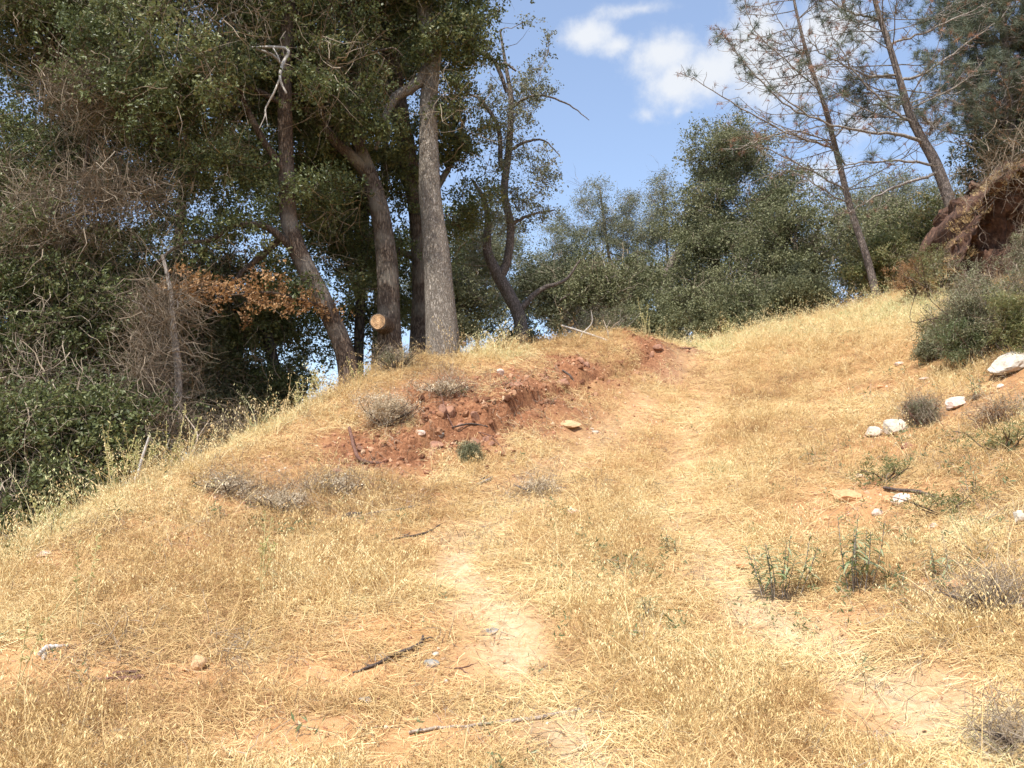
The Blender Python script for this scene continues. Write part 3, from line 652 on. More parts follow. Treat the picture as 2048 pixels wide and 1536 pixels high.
# sparse oak with twin stems
s6 = rooted([(1046,705,17,.14),(1040,640,17,.13),(1020,595,17,.125),(996,550,17,.12),(975,500,17,.09),(976,440,17,.07),(968,400,17,.05),(945,360,17,.03)])
s6b = bz([(1000,555,17,.1),(1015,520,17,.085),(1021,450,17,.08),(1008,385,17,.075),(1018,300,17,.07),(1022,200,17,.055),(1013,140,17,.04),(1000,60,17,.02)])
tree('oak_tree', 'thin sparse oak with twin crooked stems and sky showing through, right of the big trunks', 'oak tree', [s6, s6b],
    [(1030,130,17,90,100,.9),(1080,240,17,110,60,.9),(1010,330,17,80,100,.8),(960,470,17,60,80,.7),(1090,330,17,60,60,.6),(990,230,17,60,90,.7),(1040,440,17,80,70,.7)], 100, 8, .2, OAK, 'pale_leaf', 'bark_pine',
    limbs=[[(1014,185,17,.04),(993,130,16.9,.045),(975,112,16.8,.05),(950,95,16.7,.045),(934,70,16.7,.02)], [(993,130,16.9,.03),(1012,128,16.8,.03),(1032,142,16.8,.02)], [(1002,335,17,.05),(996,255,16.9,.045),(960,200,16.8,.035),(932,186,16.8,.015)],
           [(1022,215,17,.04),(1070,190,17,.025),(1130,205,17,.018),(1178,240,17,.008)], [(1020,300,17,.04),(1050,285,17,.03),(1085,280,17,.02),(1120,310,17,.01)], [(1040,620,17,.07),(1080,580,17,.05),(1130,560,17,.03),(1160,520,17,.015)],
           [(1020,450,17,.04),(1060,430,17,.03),(1110,420,17,.015)]],
    sides=10, r0=.025, tw=5, rough=.15, tcol='limb_grey', scale=(.7, 1.2), power=.33)
# trees down the slope at far left, each its own
def slope_tree(label, bx, by, line, crown, nc, ns, leaf='oak_leaf', bark='bark_dark', bare=120, r=.1, tcol='limb_brown', scale=(.8, 1.25), protos=OAK, spread=.26):
    b_ = gz(bx, by, .2); pl = [(b_, r * 1.2)] + [(P(u, v, Y_), r * k) for (u, v, Y_, k) in line]
    return tree('leafy_tree', label, 'tree', [pl], crown, nc, ns, spread, protos, leaf, bark, bare=bare, sides=8, tcol=tcol, scale=scale, group='trees growing down the steep left slope')
slope_tree('bushy tree filling the top left corner, many bare looping twigs', -8.5, 13.5, [(60,560,13.5,.9),(110,350,13.4,.7),(150,150,13.4,.5),(170,-60,13.4,.25)],
    [(120,80,13.3,190,170,1.5),(60,-120,13.4,260,120,1.6),(250,200,13.3,130,130,1.0),(80,340,13.6,170,120,.9),(0,250,13.4,90,160,.9)], 330, 20, bare=760)
slope_tree('dark drooping tree at the left edge, halfway up the picture', -7.6, 12.2, [(40,800,12.3,.9),(60,600,12.2,.7),(120,480,12.2,.4)],
    [(90,520,12.2,180,130,1.1),(60,700,12,150,140,1.0),(220,640,12.3,130,120,.9),(-10,420,12.4,90,120,.8)], 260, 20, bare=480)
slope_tree('low leafy tree whose foliage reaches the bottom of the slope at far left', -6.2, 10.4, [(50,1000,10.4,.8),(60,900,10.3,.6),(100,820,10.3,.3)],
    [(60,900,10.2,130,120,.8),(190,860,10.5,130,110,.8),(20,1040,9.6,80,70,.5),(120,990,10,110,60,.5)], 170, 20, bare=260)
slope_tree('grey green leafy tree behind the dead brush tangle', -6.0, 13.2, [(300,900,13.2,.9),(290,700,13.2,.7),(270,500,13.2,.4)],
    [(320,760,13.4,130,150,.9),(250,560,13.3,120,120,.9),(420,820,13.6,120,90,.8),(380,520,13.6,110,90,.8)], 220, 20, leaf='oak_leaf_dull', bare=300)
slope_tree('dense dark tree low behind the orange dead leaves', -4.6, 13.8, [(560,830,14.2,1.1),(545,720,14.3,1.0),(520,600,14.4,.6)],
    [(500,690,14.4,120,90,.8),(580,680,14.6,90,60,.6),(470,830,13.6,90,60,.7),(550,790,13.9,60,50,.5),(420,690,14.2,90,90,.8)], 200, 22, bare=90)
slope_tree('leafy tree in the shadows far behind the leaning oak', -8.5, 19, [(330,700,19,1.4),(360,450,19,1.1),(380,200,19,.6)],
    [(330,380,19,260,150,1.6),(220,200,19,200,160,1.5),(480,300,19,150,160,1.3),(120,520,19,200,120,1.3),(350,620,19,240,110,1.3),(60,300,19,160,160,1.3)], 300, 18, scale=(1.2, 1.7), bare=200, spread=.34)
slope_tree('tree beyond the trunks whose upper leaves show between them', -3.2, 20, [(760,560,20,1.2),(770,300,20,.8),(780,60,20,.4)],
    [(780,100,20,180,160,1.4),(640,330,20,180,150,1.4),(830,480,20,110,110,1.1),(640,560,20,150,90,1.0)], 190, 16, scale=(1.2, 1.7), bare=20, spread=.34)
# dead brush tangle
def tangle(name, label, cat, base, ell, ncl, nspray, protos, mat='limb_grey', r0=.02, trunk=None, group=None):
    root = thing(name, label, cat, base, group); nodes = []; mb = Mesh()
    if trunk: stem(mb, [(base, trunk[0][3] * 1.2)] + bz(trunk), 8, .15, 24, nodes); build(mb, 'trunk', M[mat], root, base, True)
    else: nodes = [(np.array(base), .03)]
    cen = ellipsoid_pts(ell, ncl, .4); mb = Mesh(); connect(mb, nodes, cen, r0, .004, 4, wig=.3, up=.12)
    br = build(mb, 'branches', M[mat], root, base); br['kind'] = 'stuff'
    c2 = ellipsoid_pts(ell, nspray, .5)
    scatter('twigs', protos, c2, rand_rot(nspray), rng.uniform(.6, 1.2, nspray), rng.integers(0, len(protos), nspray), rng.uniform(0, .5, nspray), M['twig'], root, base)
    return root
tangle('dead_brush', 'grey dead brush tangle standing at the foot of the left oaks', 'dead brush', gz(-4.0, 10.9), [(300,760,10.9,90,120,.5),(330,620,10.9,70,80,.4),(330,880,10.6,90,60,.5)], 80, 250, TWG + TWGF,
       trunk=[(352,900,10.9,.05),(357,760,10.9,.05),(347,660,10.9,.045),(343,590,10.9,.03),(325,510,10.9,.02)])
tangle('dead_brush', 'brown dead twigs matted under the boughs at upper left', 'dead brush', gz(-7.0, 12.2), [(190,200,11.6,130,90,.6),(120,430,11.6,110,90,.6),(250,380,11.6,110,70,.6)], 60, 300, TWG,
       trunk=[(130,800,12,.05),(140,600,11.9,.04),(160,420,11.8,.03),(180,260,11.7,.02)], mat='limb_brown')
tangle('dead_brush', 'dead twigs lying along the grass edge right of the dead brush tangle', 'dead brush', gz(-3.1, 11.2), [(430,880,10.9,60,50,.3),(480,850,11.0,50,40,.3)], 22, 50, TWGF)

# ---- trees behind the crest
THR = -.34
def back_tree(name, label, Yd, u0, crown, nc0, ns, leaf, protos=OAKB, limbs=(), trunk_top=None, r=.14, bark='bark_pine', scale=(.8, 1.3), spread=.32, tcol='limb_grey', group='trees behind the crest of the hill'):
    nc = int(nc0 * .8); spread = spread * .85
    p = P(u0, 700, Yd); b_ = gz(p[0], p[1], .2); tu, tv = trunk_top
    top = P(tu, tv, Yd); mid = (b_ + top) / 2 + rng.normal(0, .25, 3) * np.array([1, .5, 0])
    return tree(name, label, 'tree', [[(b_, r * 1.2), (b_ * .7 + mid * .3, r), (mid, r * .75), (top, r * .3)]], crown, nc, ns, spread, protos, leaf, bark, limbs=limbs, sides=8, scale=scale, tcol=tcol, group=group, tw=4, r0=.1, bare=int(nc * .7))
back_tree('oak_tree', 'dark domed oak rising behind the crest, right of the clouds', 27, 1345, [(1450,315,27,90,70,1.8),(1400,430,27,75,80,1.6),(1470,430,27,115,70,1.7),(1400,520,27,95,70,1.6),(1490,300,27,65,50,1.5),(1530,400,27,80,80,1.6),(1440,500,27,90,70,1.6),(1380,570,27,70,60,1.3)], 400, 17, 'back_leaf', limbs=[[(1345,670,27,.2),(1325,630,27,.18),(1330,560,27,.14),(1370,480,27,.1),(1420,400,27,.06)],[(1335,600,27,.12),(1300,570,27,.08),(1280,520,27,.05)]], trunk_top=(1440,330), r=.2)
back_tree('oak_tree', 'spreading dark limbed oak in front of the domed one, left of the leaning pines', 23, 1612, [(1560,480,23,110,70,1.5),(1640,520,23,90,70,1.3),(1500,560,23,90,60,1.2),(1600,420,23.5,90,50,1.2),(1660,450,23,60,60,1),(1600,590,22.6,110,35,1)], 150, 18, 'back_leaf',
          limbs=[[(1612,610,23,.1),(1600,560,23,.09),(1570,510,23,.07),(1520,480,23,.04)],[(1605,590,23,.08),(1612,520,23,.07),(1640,450,23,.04)],[(1608,600,23,.07),(1575,590,22.8,.06),(1520,585,22.6,.04),(1480,600,22.6,.02)],[(1600,560,23,.06),(1590,490,23,.05),(1600,430,23,.03)]], trunk_top=(1610,480))
back_tree('leafy_tree', 'pale grey green tree with two feathery tops against the sky', 33, 1215, [(1185,400,33,38,50,1.1),(1205,460,33,70,50,1.5),(1262,400,33,26,55,.9),(1250,490,33,60,50,1.3),(1130,470,33,60,45,1.3),(1110,540,32,70,40,1.2)], 170, 15, 'pale_leaf', PALE, trunk_top=(1200,380), r=.12)
back_tree('leafy_tree', 'narrow pale tree between the two topped tree and the domed oak', 32, 1320, [(1325,390,32,25,50,.9),(1315,470,32,40,50,1.0),(1300,560,31,50,50,1.0)], 70, 15, 'pale_leaf', PALE, trunk_top=(1325,370), r=.09)
back_tree('leafy_tree', 'low grey green tree directly right of the twin stemmed oak', 24, 1105, [(1100,590,24,70,60,1.3),(1060,540,24,50,45,1),(1140,640,23,60,35,1),(1150,540,24,60,50,1)], 120, 17, 'oak_leaf_dull', limbs=[[(1105,650,24,.07),(1130,600,24,.05),(1180,590,24,.03),(1200,560,24,.02)]], trunk_top=(1110,560), r=.08)
back_tree('leafy_tree', 'low green tree behind the leaning white stick', 22, 1215, [(1220,600,22,75,50,1.2),(1180,560,22,60,45,1),(1260,560,22.5,60,50,1)], 120, 17, 'back_leaf', limbs=[[(1215,660,22,.07),(1190,620,22,.06),(1235,570,22,.04),(1250,540,22,.02)],[(1200,640,22,.05),(1150,590,22,.04),(1120,600,22,.02)]], trunk_top=(1225,570), r=.08)
back_tree('leafy_tree', 'green tree showing low between the grey trunk and the twin stemmed oak', 22, 950, [(940,600,22,60,70,1),(960,530,23,50,60,1),(920,660,21,40,35,.8),(820,600,21,30,60,.8)], 100, 16, 'back_leaf', trunk_top=(945,570), r=.08)
back_tree('leafy_tree', 'low green tree under the domed oak at the head of the track', 21, 1440, [(1430,610,21,80,35,1.1),(1370,620,21,50,35,.9),(1490,600,21,60,35,1)], 90, 17, 'back_leaf', trunk_top=(1430,600), r=.07)
back_tree('leafy_tree', 'olive green tree behind the foot of the nearer leaning pine', 24, 1760, [(1740,520,24,70,70,1.3),(1790,460,24,60,70,1.2),(1700,590,23,60,30,1)], 120, 16, 'back_leaf', trunk_top=(1760,480), r=.09)
back_tree('leafy_tree', 'yellow green tree right of the pine trunks, above the dry grass crest', 19.5, 1850, [(1840,480,19.5,60,60,1),(1890,440,19.5,60,50,1),(1830,550,19,60,35,.8),(1880,520,19,50,40,.8)], 100, 14, 'yellow_leaf', OAK, trunk_top=(1850,450), r=.06, scale=(1, 1.6))
back_tree('leafy_tree', 'distant pale tree low behind the narrow pale tree', 40, 1290, [(1290,560,40,90,60,2),(1200,600,40,90,50,2),(1380,590,40,90,50,2)], 100, 14, 'pale_leaf', PALE, trunk_top=(1290,540), r=.1, scale=(1.2, 1.9), spread=.5)
back_tree('leafy_tree', 'distant pale tree far behind the twin stemmed oak', 40, 1040, [(1040,590,40,120,60,2),(940,600,40,100,50,2),(860,560,38,100,90,2),(970,480,38,100,70,2)], 190, 15, 'pale_leaf', PALE, trunk_top=(1040,570), r=.1, scale=(1.2, 1.9), spread=.5)
back_tree('leafy_tree', 'distant pale tree seen through the leaning pines', 38, 1700, [(1740,400,38,90,60,2),(1700,470,38,110,70,2),(1800,420,38,90,80,2),(1600,540,38,100,60,2),(1920,400,36,80,90,2)], 210, 15, 'pale_leaf', PALE, trunk_top=(1700,450), r=.1, scale=(1.2, 1.9), spread=.5)

# ---- pines
NEED = [needles(34, .2, s_) for s_ in (31, 32)]
DNEED = [(v, f, rn, 1) for v, f, rn, _ in [needles(20, .14, 33), needles(16, .12, 34)]]
def pine(label, line, hand, nbr, t0, lenr, dens, browns, sides=12, bias=(-.6, 0), greens=1.0, bark='bark_pine', thin=.74):
    st = [(a_, b_ * thin) for a_, b_ in rooted(line, .2)]; b0 = st[0][0]; root = thing('pine_tree', label, 'pine tree', b0, 'leaning pines on the right')
    mb = Mesh(); nd = []; stem(mb, st, sides, .1, 44, nd, 0, .2); build(mb, 'trunk', M[bark], root, b0, True)
    zs = np.array([p for p, r in nd]); tips = []; mbt = Mesh()
    def side_twigs(o, r, dn):
        for k in range(2, len(o)):
            for _ in range(rng.poisson(dn * 2.0)):
                d = unit(o[k] - o[k-1]); s_ = unit(np.cross(d, rng.normal(0, 1, 3))); L = rng.uniform(.2, .75) * (.4 + .6 * (1 - k / len(o)))
                dd = unit(d * .8 + s_ * .9); q_ = [o[k]]
                for m_ in range(4):
                    dd = unit(dd + rng.normal(0, .2, 3) + np.array([0, 0, -.12 + .1 * m_])); q_.append(q_[-1] + dd * L / 4)
                mbt.tube(q_, np.linspace(.008, .004, 5), 3, 0, cap=False); tips.append(q_[-1]); 
                if rng.uniform() < .5:
                    q2 = q_[2]; e = q2 + unit(dd + rng.normal(0, .7, 3)) * L * .45; mbt.tube([q2, (q2+e)/2 + rng.normal(0, .02, 3), e], [.004, .0035, .0025], 3, 0, cap=False); tips.append(e)
    for hb in hand:
        mb = Mesh(); o, r = curve([(a_, b_ * .62 + .002) for a_, b_ in bz(hb)], 20, .014); mb.tube(o, r, 6, .1); build(mb, 'limb', M['limb_grey'], root, b0, True); side_twigs(o, r, dens); tips.append(o[-1])
    for i in range(nbr):
        t = rng.uniform(t0, 1) ; k = int(t * (len(nd) - 1)); p, r = nd[k]
        az = rng.uniform(0, 6.283); d = unit(np.array([math.cos(az) + bias[0] * .6, math.sin(az) * .8, .25])); L = rng.uniform(*lenr) * (1.1 - .5 * t); q_ = [p]
        for m_ in range(9): d = unit(d + rng.normal(0, .07, 3) + np.array([0, 0, -.06 + .028 * m_])); q_.append(q_[-1] + d * L / 9)
        o = np.array(q_); mbt.tube(o, np.linspace(max(.012, r * .22), .005, 10), 5, 0, cap=False); side_twigs(o, r, dens * .9); tips.append(o[-1])
    br = build(mbt, 'branches', M['limb_grey'], root, b0); br['kind'] = 'stuff'
    tips = np.array(tips); hgt = (tips[:, 2] - tips[:, 2].min()) / (np.ptp(tips[:, 2]) + .01)
    pb = np.clip(greens * (.25 + .9 * hgt), 0, 1); keep = rng.uniform(size=len(tips)) < pb
    br_ = ~keep & (rng.uniform(size=len(tips)) < browns); p = np.vstack([tips[keep], tips[keep] + rng.normal(0, .06, (keep.sum(), 3)), tips[keep] + rng.normal(0, .09, (keep.sum(), 3)), tips[br_]])
    pk = np.r_[rng.integers(0, 2, keep.sum() * 3), rng.integers(2, 4, br_.sum())]
    bw = rng.uniform(size=len(pk)) < .1; pk[bw] = 2
    rt = upright_rot(len(p), .7)
    scatter('needles', NEED + DNEED, p, rt, rng.uniform(.65, 1.25, len(p)), pk, rng.uniform(0, 1, len(p)), [M['needle'], M['dead_needle']], root, b0)
    return root
pine('slender pine leaning left with bare arching branches and brown needle tufts', [(1758,605,17.5,.11),(1735,520,17.5,.1),(1702,420,17.5,.09),(1672,300,17.5,.075),(1645,200,17.5,.06),(1618,120,17.5,.05),(1592,20,17.5,.04),(1570,-110,17.5,.02)],
     [[(1655,245,17.5,.03),(1580,215,17.2,.025),(1500,140,17,.018),(1440,60,16.9,.006)],[(1672,300,17.5,.03),(1590,270,17.1,.025),(1480,215,16.8,.018),(1375,150,16.6,.006)],[(1640,180,17.5,.025),(1570,120,17.3,.018),(1510,60,17.2,.012),(1485,-10,17.2,.005)],
      [(1690,380,17.5,.028),(1620,340,17.1,.022),(1540,300,17,.014),(1470,290,17,.006)],[(1690,330,17.5,.03),(1640,275,17,.02),(1560,265,16.8,.015),(1470,300,16.6,.006)],[(1630,150,17.5,.02),(1590,90,17.3,.016),(1550,30,17.3,.01),(1530,-30,17.3,.005)],
      [(1700,410,17.5,.025),(1640,375,17.2,.02),(1570,340,17.2,.012),(1500,370,17.2,.005)],[(1665,280,17.5,.025),(1720,220,17.8,.02),(1790,200,18,.01)]], 46, .3, (1.2, 2.6), .75, .34, greens=.1)
pine('taller pine with a thick crooked trunk, just right of the slender one', [(1935,520,16.5,.17),(1905,420,16.5,.155),(1870,325,16.5,.14),(1845,280,16.5,.12),(1820,230,16.5,.1),(1805,180,16.5,.09),(1775,80,16.5,.075),(1755,20,16.5,.065),(1730,-100,16.5,.04),(1720,-220,16.5,.02)],
     [[(1850,285,16.5,.06),(1790,268,16.2,.045),(1720,262,16,.035),(1640,240,15.8,.025),(1560,190,15.7,.015),(1490,110,15.7,.006)],[(1882,345,16.5,.05),(1800,370,16.2,.035),(1730,405,16,.02),(1690,430,16,.008)],[(1868,330,16.5,.04),(1800,322,16.2,.03),(1720,325,16,.02),(1660,335,16,.008)],
      [(1800,165,16.5,.05),(1860,140,16.3,.035),(1930,90,16.2,.025),(2010,30,16.1,.012)],[(1795,150,16.5,.04),(1730,150,16.3,.03),(1650,110,16.1,.018),(1600,60,16,.006)],[(1858,270,16.5,.04),(1862,250,16.4,.035),(1845,235,16.3,.02)],
      [(1780,90,16.5,.04),(1860,60,16.3,.03),(1950,20,16.2,.018),(2020,-10,16.1,.01)],[(1760,40,16.5,.035),(1690,20,16.3,.025),(1620,-30,16.2,.012)],[(1830,250,16.5,.04),(1760,200,16.3,.03),(1700,130,16.2,.018),(1660,60,16.2,.008)]], 52, .4, (1.3, 2.8), .7, .32, bias=(-.2, 0), greens=.3)
pine('dense dark green pine at the right edge, furthest right of the pines', [(2030,520,18.5,.2),(2025,350,18.5,.17),(2015,180,18.5,.13),(2005,20,18.5,.1),(1995,-150,18.5,.05)], [], 150, .3, (1.2, 2.3), .8, .5, bias=(0, 0), greens=1.1)
back_tree('leafy_tree', 'shaded leafy tree below the dense pine at the right edge', 19, 1985, [(1985,330,19,60,90,1),(2030,250,19,60,120,1),(1960,420,18.5,50,50,.8)], 110, 15, 'oak_leaf_dull', OAK, trunk_top=(1990,280), r=.07, scale=(1, 1.6))

# ------------------------------------------------------------------ overhanging cut bank with roots, far right
m, n, l, b = mat_new('bank_dirt'); tcn = n.new('ShaderNodeTexCoord'); ns = n.new('ShaderNodeTexNoise'); ns.inputs['Scale'].default_value = 9; ns.inputs['Detail'].default_value = 9; ns.inputs['Roughness'].default_value = .7
l.new(tcn.outputs['Object'], ns.inputs[0]); r = ramp(n, [(.3, (.035, .018, .012)), (.5, (.1, .05, .032)), (.72, (.24, .13, .075))]); l.new(ns.outputs['Fac'], r.inputs[0]); l.new(r.outputs[0], b.inputs['Base Color']); b.inputs['Roughness'].default_value = 1
bp = n.new('ShaderNodeBump'); bp.inputs['Distance'].default_value = .05; l.new(ns.outputs['Fac'], bp.inputs['Height']); l.new(bp.outputs[0], b.inputs['Normal']); M['bank'] = m
def bank():
    # profile: crest line of the bank going right, undercut face below
    crest = [P(1915,556,13.6), P(1932,500,13.5), P(1952,430,13.4), P(1975,385,13.3), P(2005,350,13.1), P(2050,322,12.9), P(2120,290,12.6), P(2250,240,12.2)]
    cs, _ = curve([(c_, 0) for c_ in crest], 70); nseg = len(cs); rows = []
    for i, c_ in enumerate(cs):
        bz_ = float(Hs(c_[0], c_[1])); h = max(c_[2] - bz_, .15); col = []
        out_ = min(1, h / 1.2)
        for t, (oy, oz) in zip(range(9), [(2.8, .3), (1.4, .22), (.5, .1), (0.0, 0), (.1, -.06), (.4, -.16), (.55, -.45), (.45, -.9), (.1, -1.25)]):
            col.append([c_[0] + (.15 if oy > 0 else 0) * oy, c_[1] + oy * out_, c_[2] + (oz * h if oz < 0 else oz)])
        rows.append(col)
    V = np.array(rows); nr, nc = V.shape[:2]
    # refine across
    t = np.linspace(0, nc - 1, 60); i0 = np.minimum(t.astype(int), nc - 2); f = (t - i0)[None, :, None]; V = V[:, i0] * (1 - f) + V[:, i0 + 1] * f; nc = 60
    V0 = V.copy(); d = fbm(V0[..., 0] * 2.6, V0[..., 1] * 2.6, V0[..., 2] * 2.6, 5); V[..., 1] -= d * .38 + .2 * np.abs(vnoise(V0[..., 0] * 7, V0[..., 1] * 7, V0[..., 2] * 7)); V[..., 2] += .3 * fbm(V0[..., 0] * 4, V0[..., 1] * 4, V0[..., 2] * 4 + 7, 4); V[..., 0] += .16 * fbm(V[..., 0] * 5 + 9, V[..., 2] * 5)
    idx_ = np.arange(nr * nc).reshape(nr, nc); q_ = np.stack([idx_[:-1, :-1], idx_[:-1, 1:], idx_[1:, 1:], idx_[1:, :-1]], -1).reshape(-1, 4)
    me = raw_mesh('cut_bank', V.reshape(-1, 3), np.zeros((0, 3), int), q_, None, M['bank'], True); o = tag(link('cut_bank', me), 'undercut brown earth bank with hanging roots at right edge', kind='structure')
    return cs, o
bcs, bobj = bank()
for k in range(26):
    c_ = bcs[rng.integers(14, len(bcs))] + np.array([rng.uniform(-.1, .1), -.12, rng.uniform(-.25, -.02)]); d = unit(np.array([rng.normal(-.2, .4), -.3, rng.uniform(-.9, .1)])); q_ = [c_]
    L = rng.uniform(.35, 1.1)
    for m_ in range(8): d = unit(d + rng.normal(0, .2, 3) + np.array([0, -.01, -.12])); q_.append(q_[-1] + d * L / 8)
    mb = Mesh(); mb.tube(q_, np.linspace(rng.uniform(.005, .011), .002, 9), 5, .1); o = link('hanging_root', mb.data('hanging_root', M['limb_brown'], True), bobj)

tangle('dead_brush', 'grey dead branches trailing left over the top of the cut bank', 'dead brush', P(2040, 335, 12.8), [(1960,340,12.9,80,35,.5),(1910,385,13.2,50,35,.4),(2030,300,12.6,60,30,.4)], 24, 26, TWG, r0=.02)

# ------------------------------------------------------------------ shrubs
def shrub(name, label, cat, u, v, h, w, nc, ns, protos, leaf, spread=.07, stems=9, twigmat='limb_brown', sprays=0, sprayp=None, group=None, base=None, scale=(.7, 1.2), lean=0.0):
    b0 = np.array(base) if base is not None else G(u, v) - np.array([0, 0, .02]); root = thing(name, label, cat, b0, group)
    mb = Mesh(); nodes = []
    for i in range(stems):
        a = rng.uniform(0, 6.283); d = np.array([math.cos(a) * w * .5 + lean, math.sin(a) * w * .4, h * rng.uniform(.5, .8)])
        stem(mb, [(b0 + rng.normal(0, .02, 3) * [1, 1, 0], .007 * (1 + h)), (b0 + d * .4 + rng.normal(0, .1 * h, 3), .005 * (1 + h)), (b0 + d * .75 + rng.normal(0, .08 * h, 3), .004), (b0 + d, .003)], 5, 0, 12, nodes)
    d = rng.normal(0, 1, (nc, 3)); d /= np.linalg.norm(d, axis=1)[:, None]; rr = rng.uniform(0, 1, nc) ** .4
    rr = rr * (.78 + .55 * vnoise(d[:, 0] * 2.2 + b0[0] * 3, d[:, 1] * 2.2 + b0[1] * 5, d[:, 2] * 2.2)); cen = b0 + np.array([lean * .6, 0, h * .5]) + d * rr[:, None] * np.array([w * .5, w * .45, h * .48])
    connect(mb, nodes, cen, .02, .0025, 3, wig=.15)
    if ns: o, p = foliage(root, cen, b0, ns, spread, protos, M[leaf], scale)
    br = build(mb, 'stems', M[twigmat], root, b0); br['kind'] = 'stuff'
    if sprays: 
        c2 = cen[rng.integers(0, nc, sprays)] + rng.normal(0, spread, (sprays, 3))
        scatter('twigs', sprayp or TWGF, c2, rand_rot(sprays), rng.uniform(.4, .8, sprays), rng.integers(0, 3, sprays), rng.uniform(.2, 1, sprays), M['twig'], root, b0)
    return root
shrub('shrub', 'grey green twiggy shrub under the cut bank at right', 'shrub', 0, 0, 1.35, 1.6, 150, 11, SHR, 'shrub_leaf', .09, 14, sprays=190, base=gz(5.95, 11.0))
shrub('shrub', 'dry reddish shrub low on the slope left of the bright green one', 'shrub', 1890, 700, .6, .6, 60, 8, SHRN, 'yellow_leaf', .07, 12, sprays=50)
shrub('shrub', 'tall twiggy grey shrub at the right edge, below the dead branches of the bank', 'shrub', 0, 0, 1.5, 1.2, 110, 8, SHR, 'shrub_leaf', .09, 12, sprays=190, base=gz(6.9, 11.2))
shrub('shrub', 'bright green leafy shrub in front of the grey green one, above the large white slab', 'shrub', 1935, 735, .8, .75, 60, 9, SHRN, 'green_leaf', .07, 12, sprays=24)
shrub('shrub', 'low olive scrub spilling down the slope under the grey green shrub', 'shrub', 1965, 705, .75, 1.3, 90, 7, SHRN, 'yellow_leaf', .1, 16, sprays=90)
shrub('shrub', 'dry brown and olive shrub at the right edge between the white slab and the bank', 'shrub', 2040, 660, .8, .9, 70, 5, SHR, 'yellow_leaf', .1, 14, sprays=100)
shrub('dry_bush', 'low brown dry bush on the reddish slope between the pinkish slab and the right edge', 'dry bush', 1995, 850, .25, .6, 40, 2, SHR, 'dead_leaf', .06, 12, 'stick_brown', sprays=60)
shrub('dry_bush', 'low matted dead weeds on the bank below the curved root', 'dry bush', 660, 985, .16, .8, 50, 3, SHR, 'flower', .05, 12, 'limb_brown', sprays=50)
shrub('dry_bush', 'low matted dead weeds left of the rotten log', 'dry bush', 450, 985, .15, .7, 40, 3, SHR, 'flower', .05, 12, 'limb_brown', sprays=40)
shrub('dry_bush', 'small grey dead weeds between the split wood and the pale pink stone', 'dry bush', 1080, 985, .13, .6, 30, 2, SHR, 'flower', .05, 10, 'limb_grey', sprays=30)
shrub('shrub', 'straggly green shrub at the right edge above the large white slab', 'shrub', 2045, 720, .9, .8, 80, 10, SHRN, 'yellow_leaf', .07, 12, sprays=24)
shrub('shrub', 'sage green shrub at left of the bright green one, on the red slope', 'shrub', 1860, 725, .45, .45, 40, 10, SHRN, 'shrub_leaf', .05, 9)
shrub('shrub', 'reddish dry shrub on the crest beside the foot of the cut bank', 'shrub', 1838, 600, .8, .9, 70, 9, SHR, 'dead_leaf', .08, 12, sprays=40)
shrub('shrub', 'yellow green shrub behind the dry grass at the crest, left of the cut bank', 'shrub', 0, 0, 1.2, 1.5, 90, 12, SHR, 'yellow_leaf', .1, 12, sprays=30, base=gz(7.4, 14.8))
shrub('shrub', 'dark reddish brown dry bush right of the paired white rocks', 'dry bush', 1845, 852, .36, .42, 70, 3, SHR, 'shrub_leaf', .04, 18, 'stick_brown', sprays=90)
shrub('shrub', 'small dense dark green bush below the red soil', 'small bush', 940, 922, .24, .28, 60, 12, SHR, 'shrub_leaf', .025, 9, scale=(.5, .9))
shrub('shrub', 'dry buckwheat bush with many whitish seed heads on the bank', 'dry bush', 770, 850, .42, .85, 70, 7, SHR, 'flower', .07, 14, sprays=45, scale=(.5, .9))
shrub('shrub', 'grey dry bush at the foot of the stubbed oak', 'dry bush', 790, 745, .4, .7, 60, 2, SHR, 'shrub_leaf', .06, 14, sprays=70)
shrub('shrub', 'fresh green sapling leaves between the two biggest trunks', 'sapling', 832, 712, .45, .5, 40, 7, OAK, 'green_leaf', .07, 7, scale=(.7, 1.1))
shrub('shrub', 'grey dry bush above the red soil, right of the buckwheat', 'dry bush', 880, 790, .2, .9, 50, 2, SHR, 'flower', .06, 14, sprays=50)
shrub('shrub', 'low dry bush with pale seed heads in the grass left of centre', 'dry bush', 560, 1020, .2, .7, 60, 5, SHR, 'flower', .04, 12, sprays=40, scale=(.4, .8))
shrub('shrub', 'olive green weed clump at the right edge below the rocks', 'weed', 2010, 900, .28, .9, 22, 3, SHRN, 'yellow_leaf', .07, 9)
shrub('shrub', 'thin green weed clump right of the dark stick', 'weed', 1885, 1030, .22, .8, 18, 3, SHRN, 'yellow_leaf', .07, 9)
shrub('shrub', 'sage green sprigs left of the dark stick', 'weed', 1775, 965, .24, .6, 16, 3, SHRN, 'yellow_leaf', .06, 8)
shrub('shrub', 'dark grey dead twig heap at the right edge', 'dead brush', 1985, 1225, .22, .6, 50, 0, SHR, 'flower', .04, 12, 'stick_dark', sprays=70)
shrub('shrub', 'dark twig heap in the bottom right corner', 'dead brush', 2035, 1500, .15, .35, 30, 0, SHR, 'flower', .03, 8, 'stick_dark', sprays=40)
shrub('shrub', 'grey dry twigs behind the crest under the leaning white stick', 'dead brush', 0, 0, 1.0, 1.6, 60, 2, SHR, 'oak_leaf_dull', .1, 14, 'limb_grey', sprays=90, base=gz(1.7, 16.6))
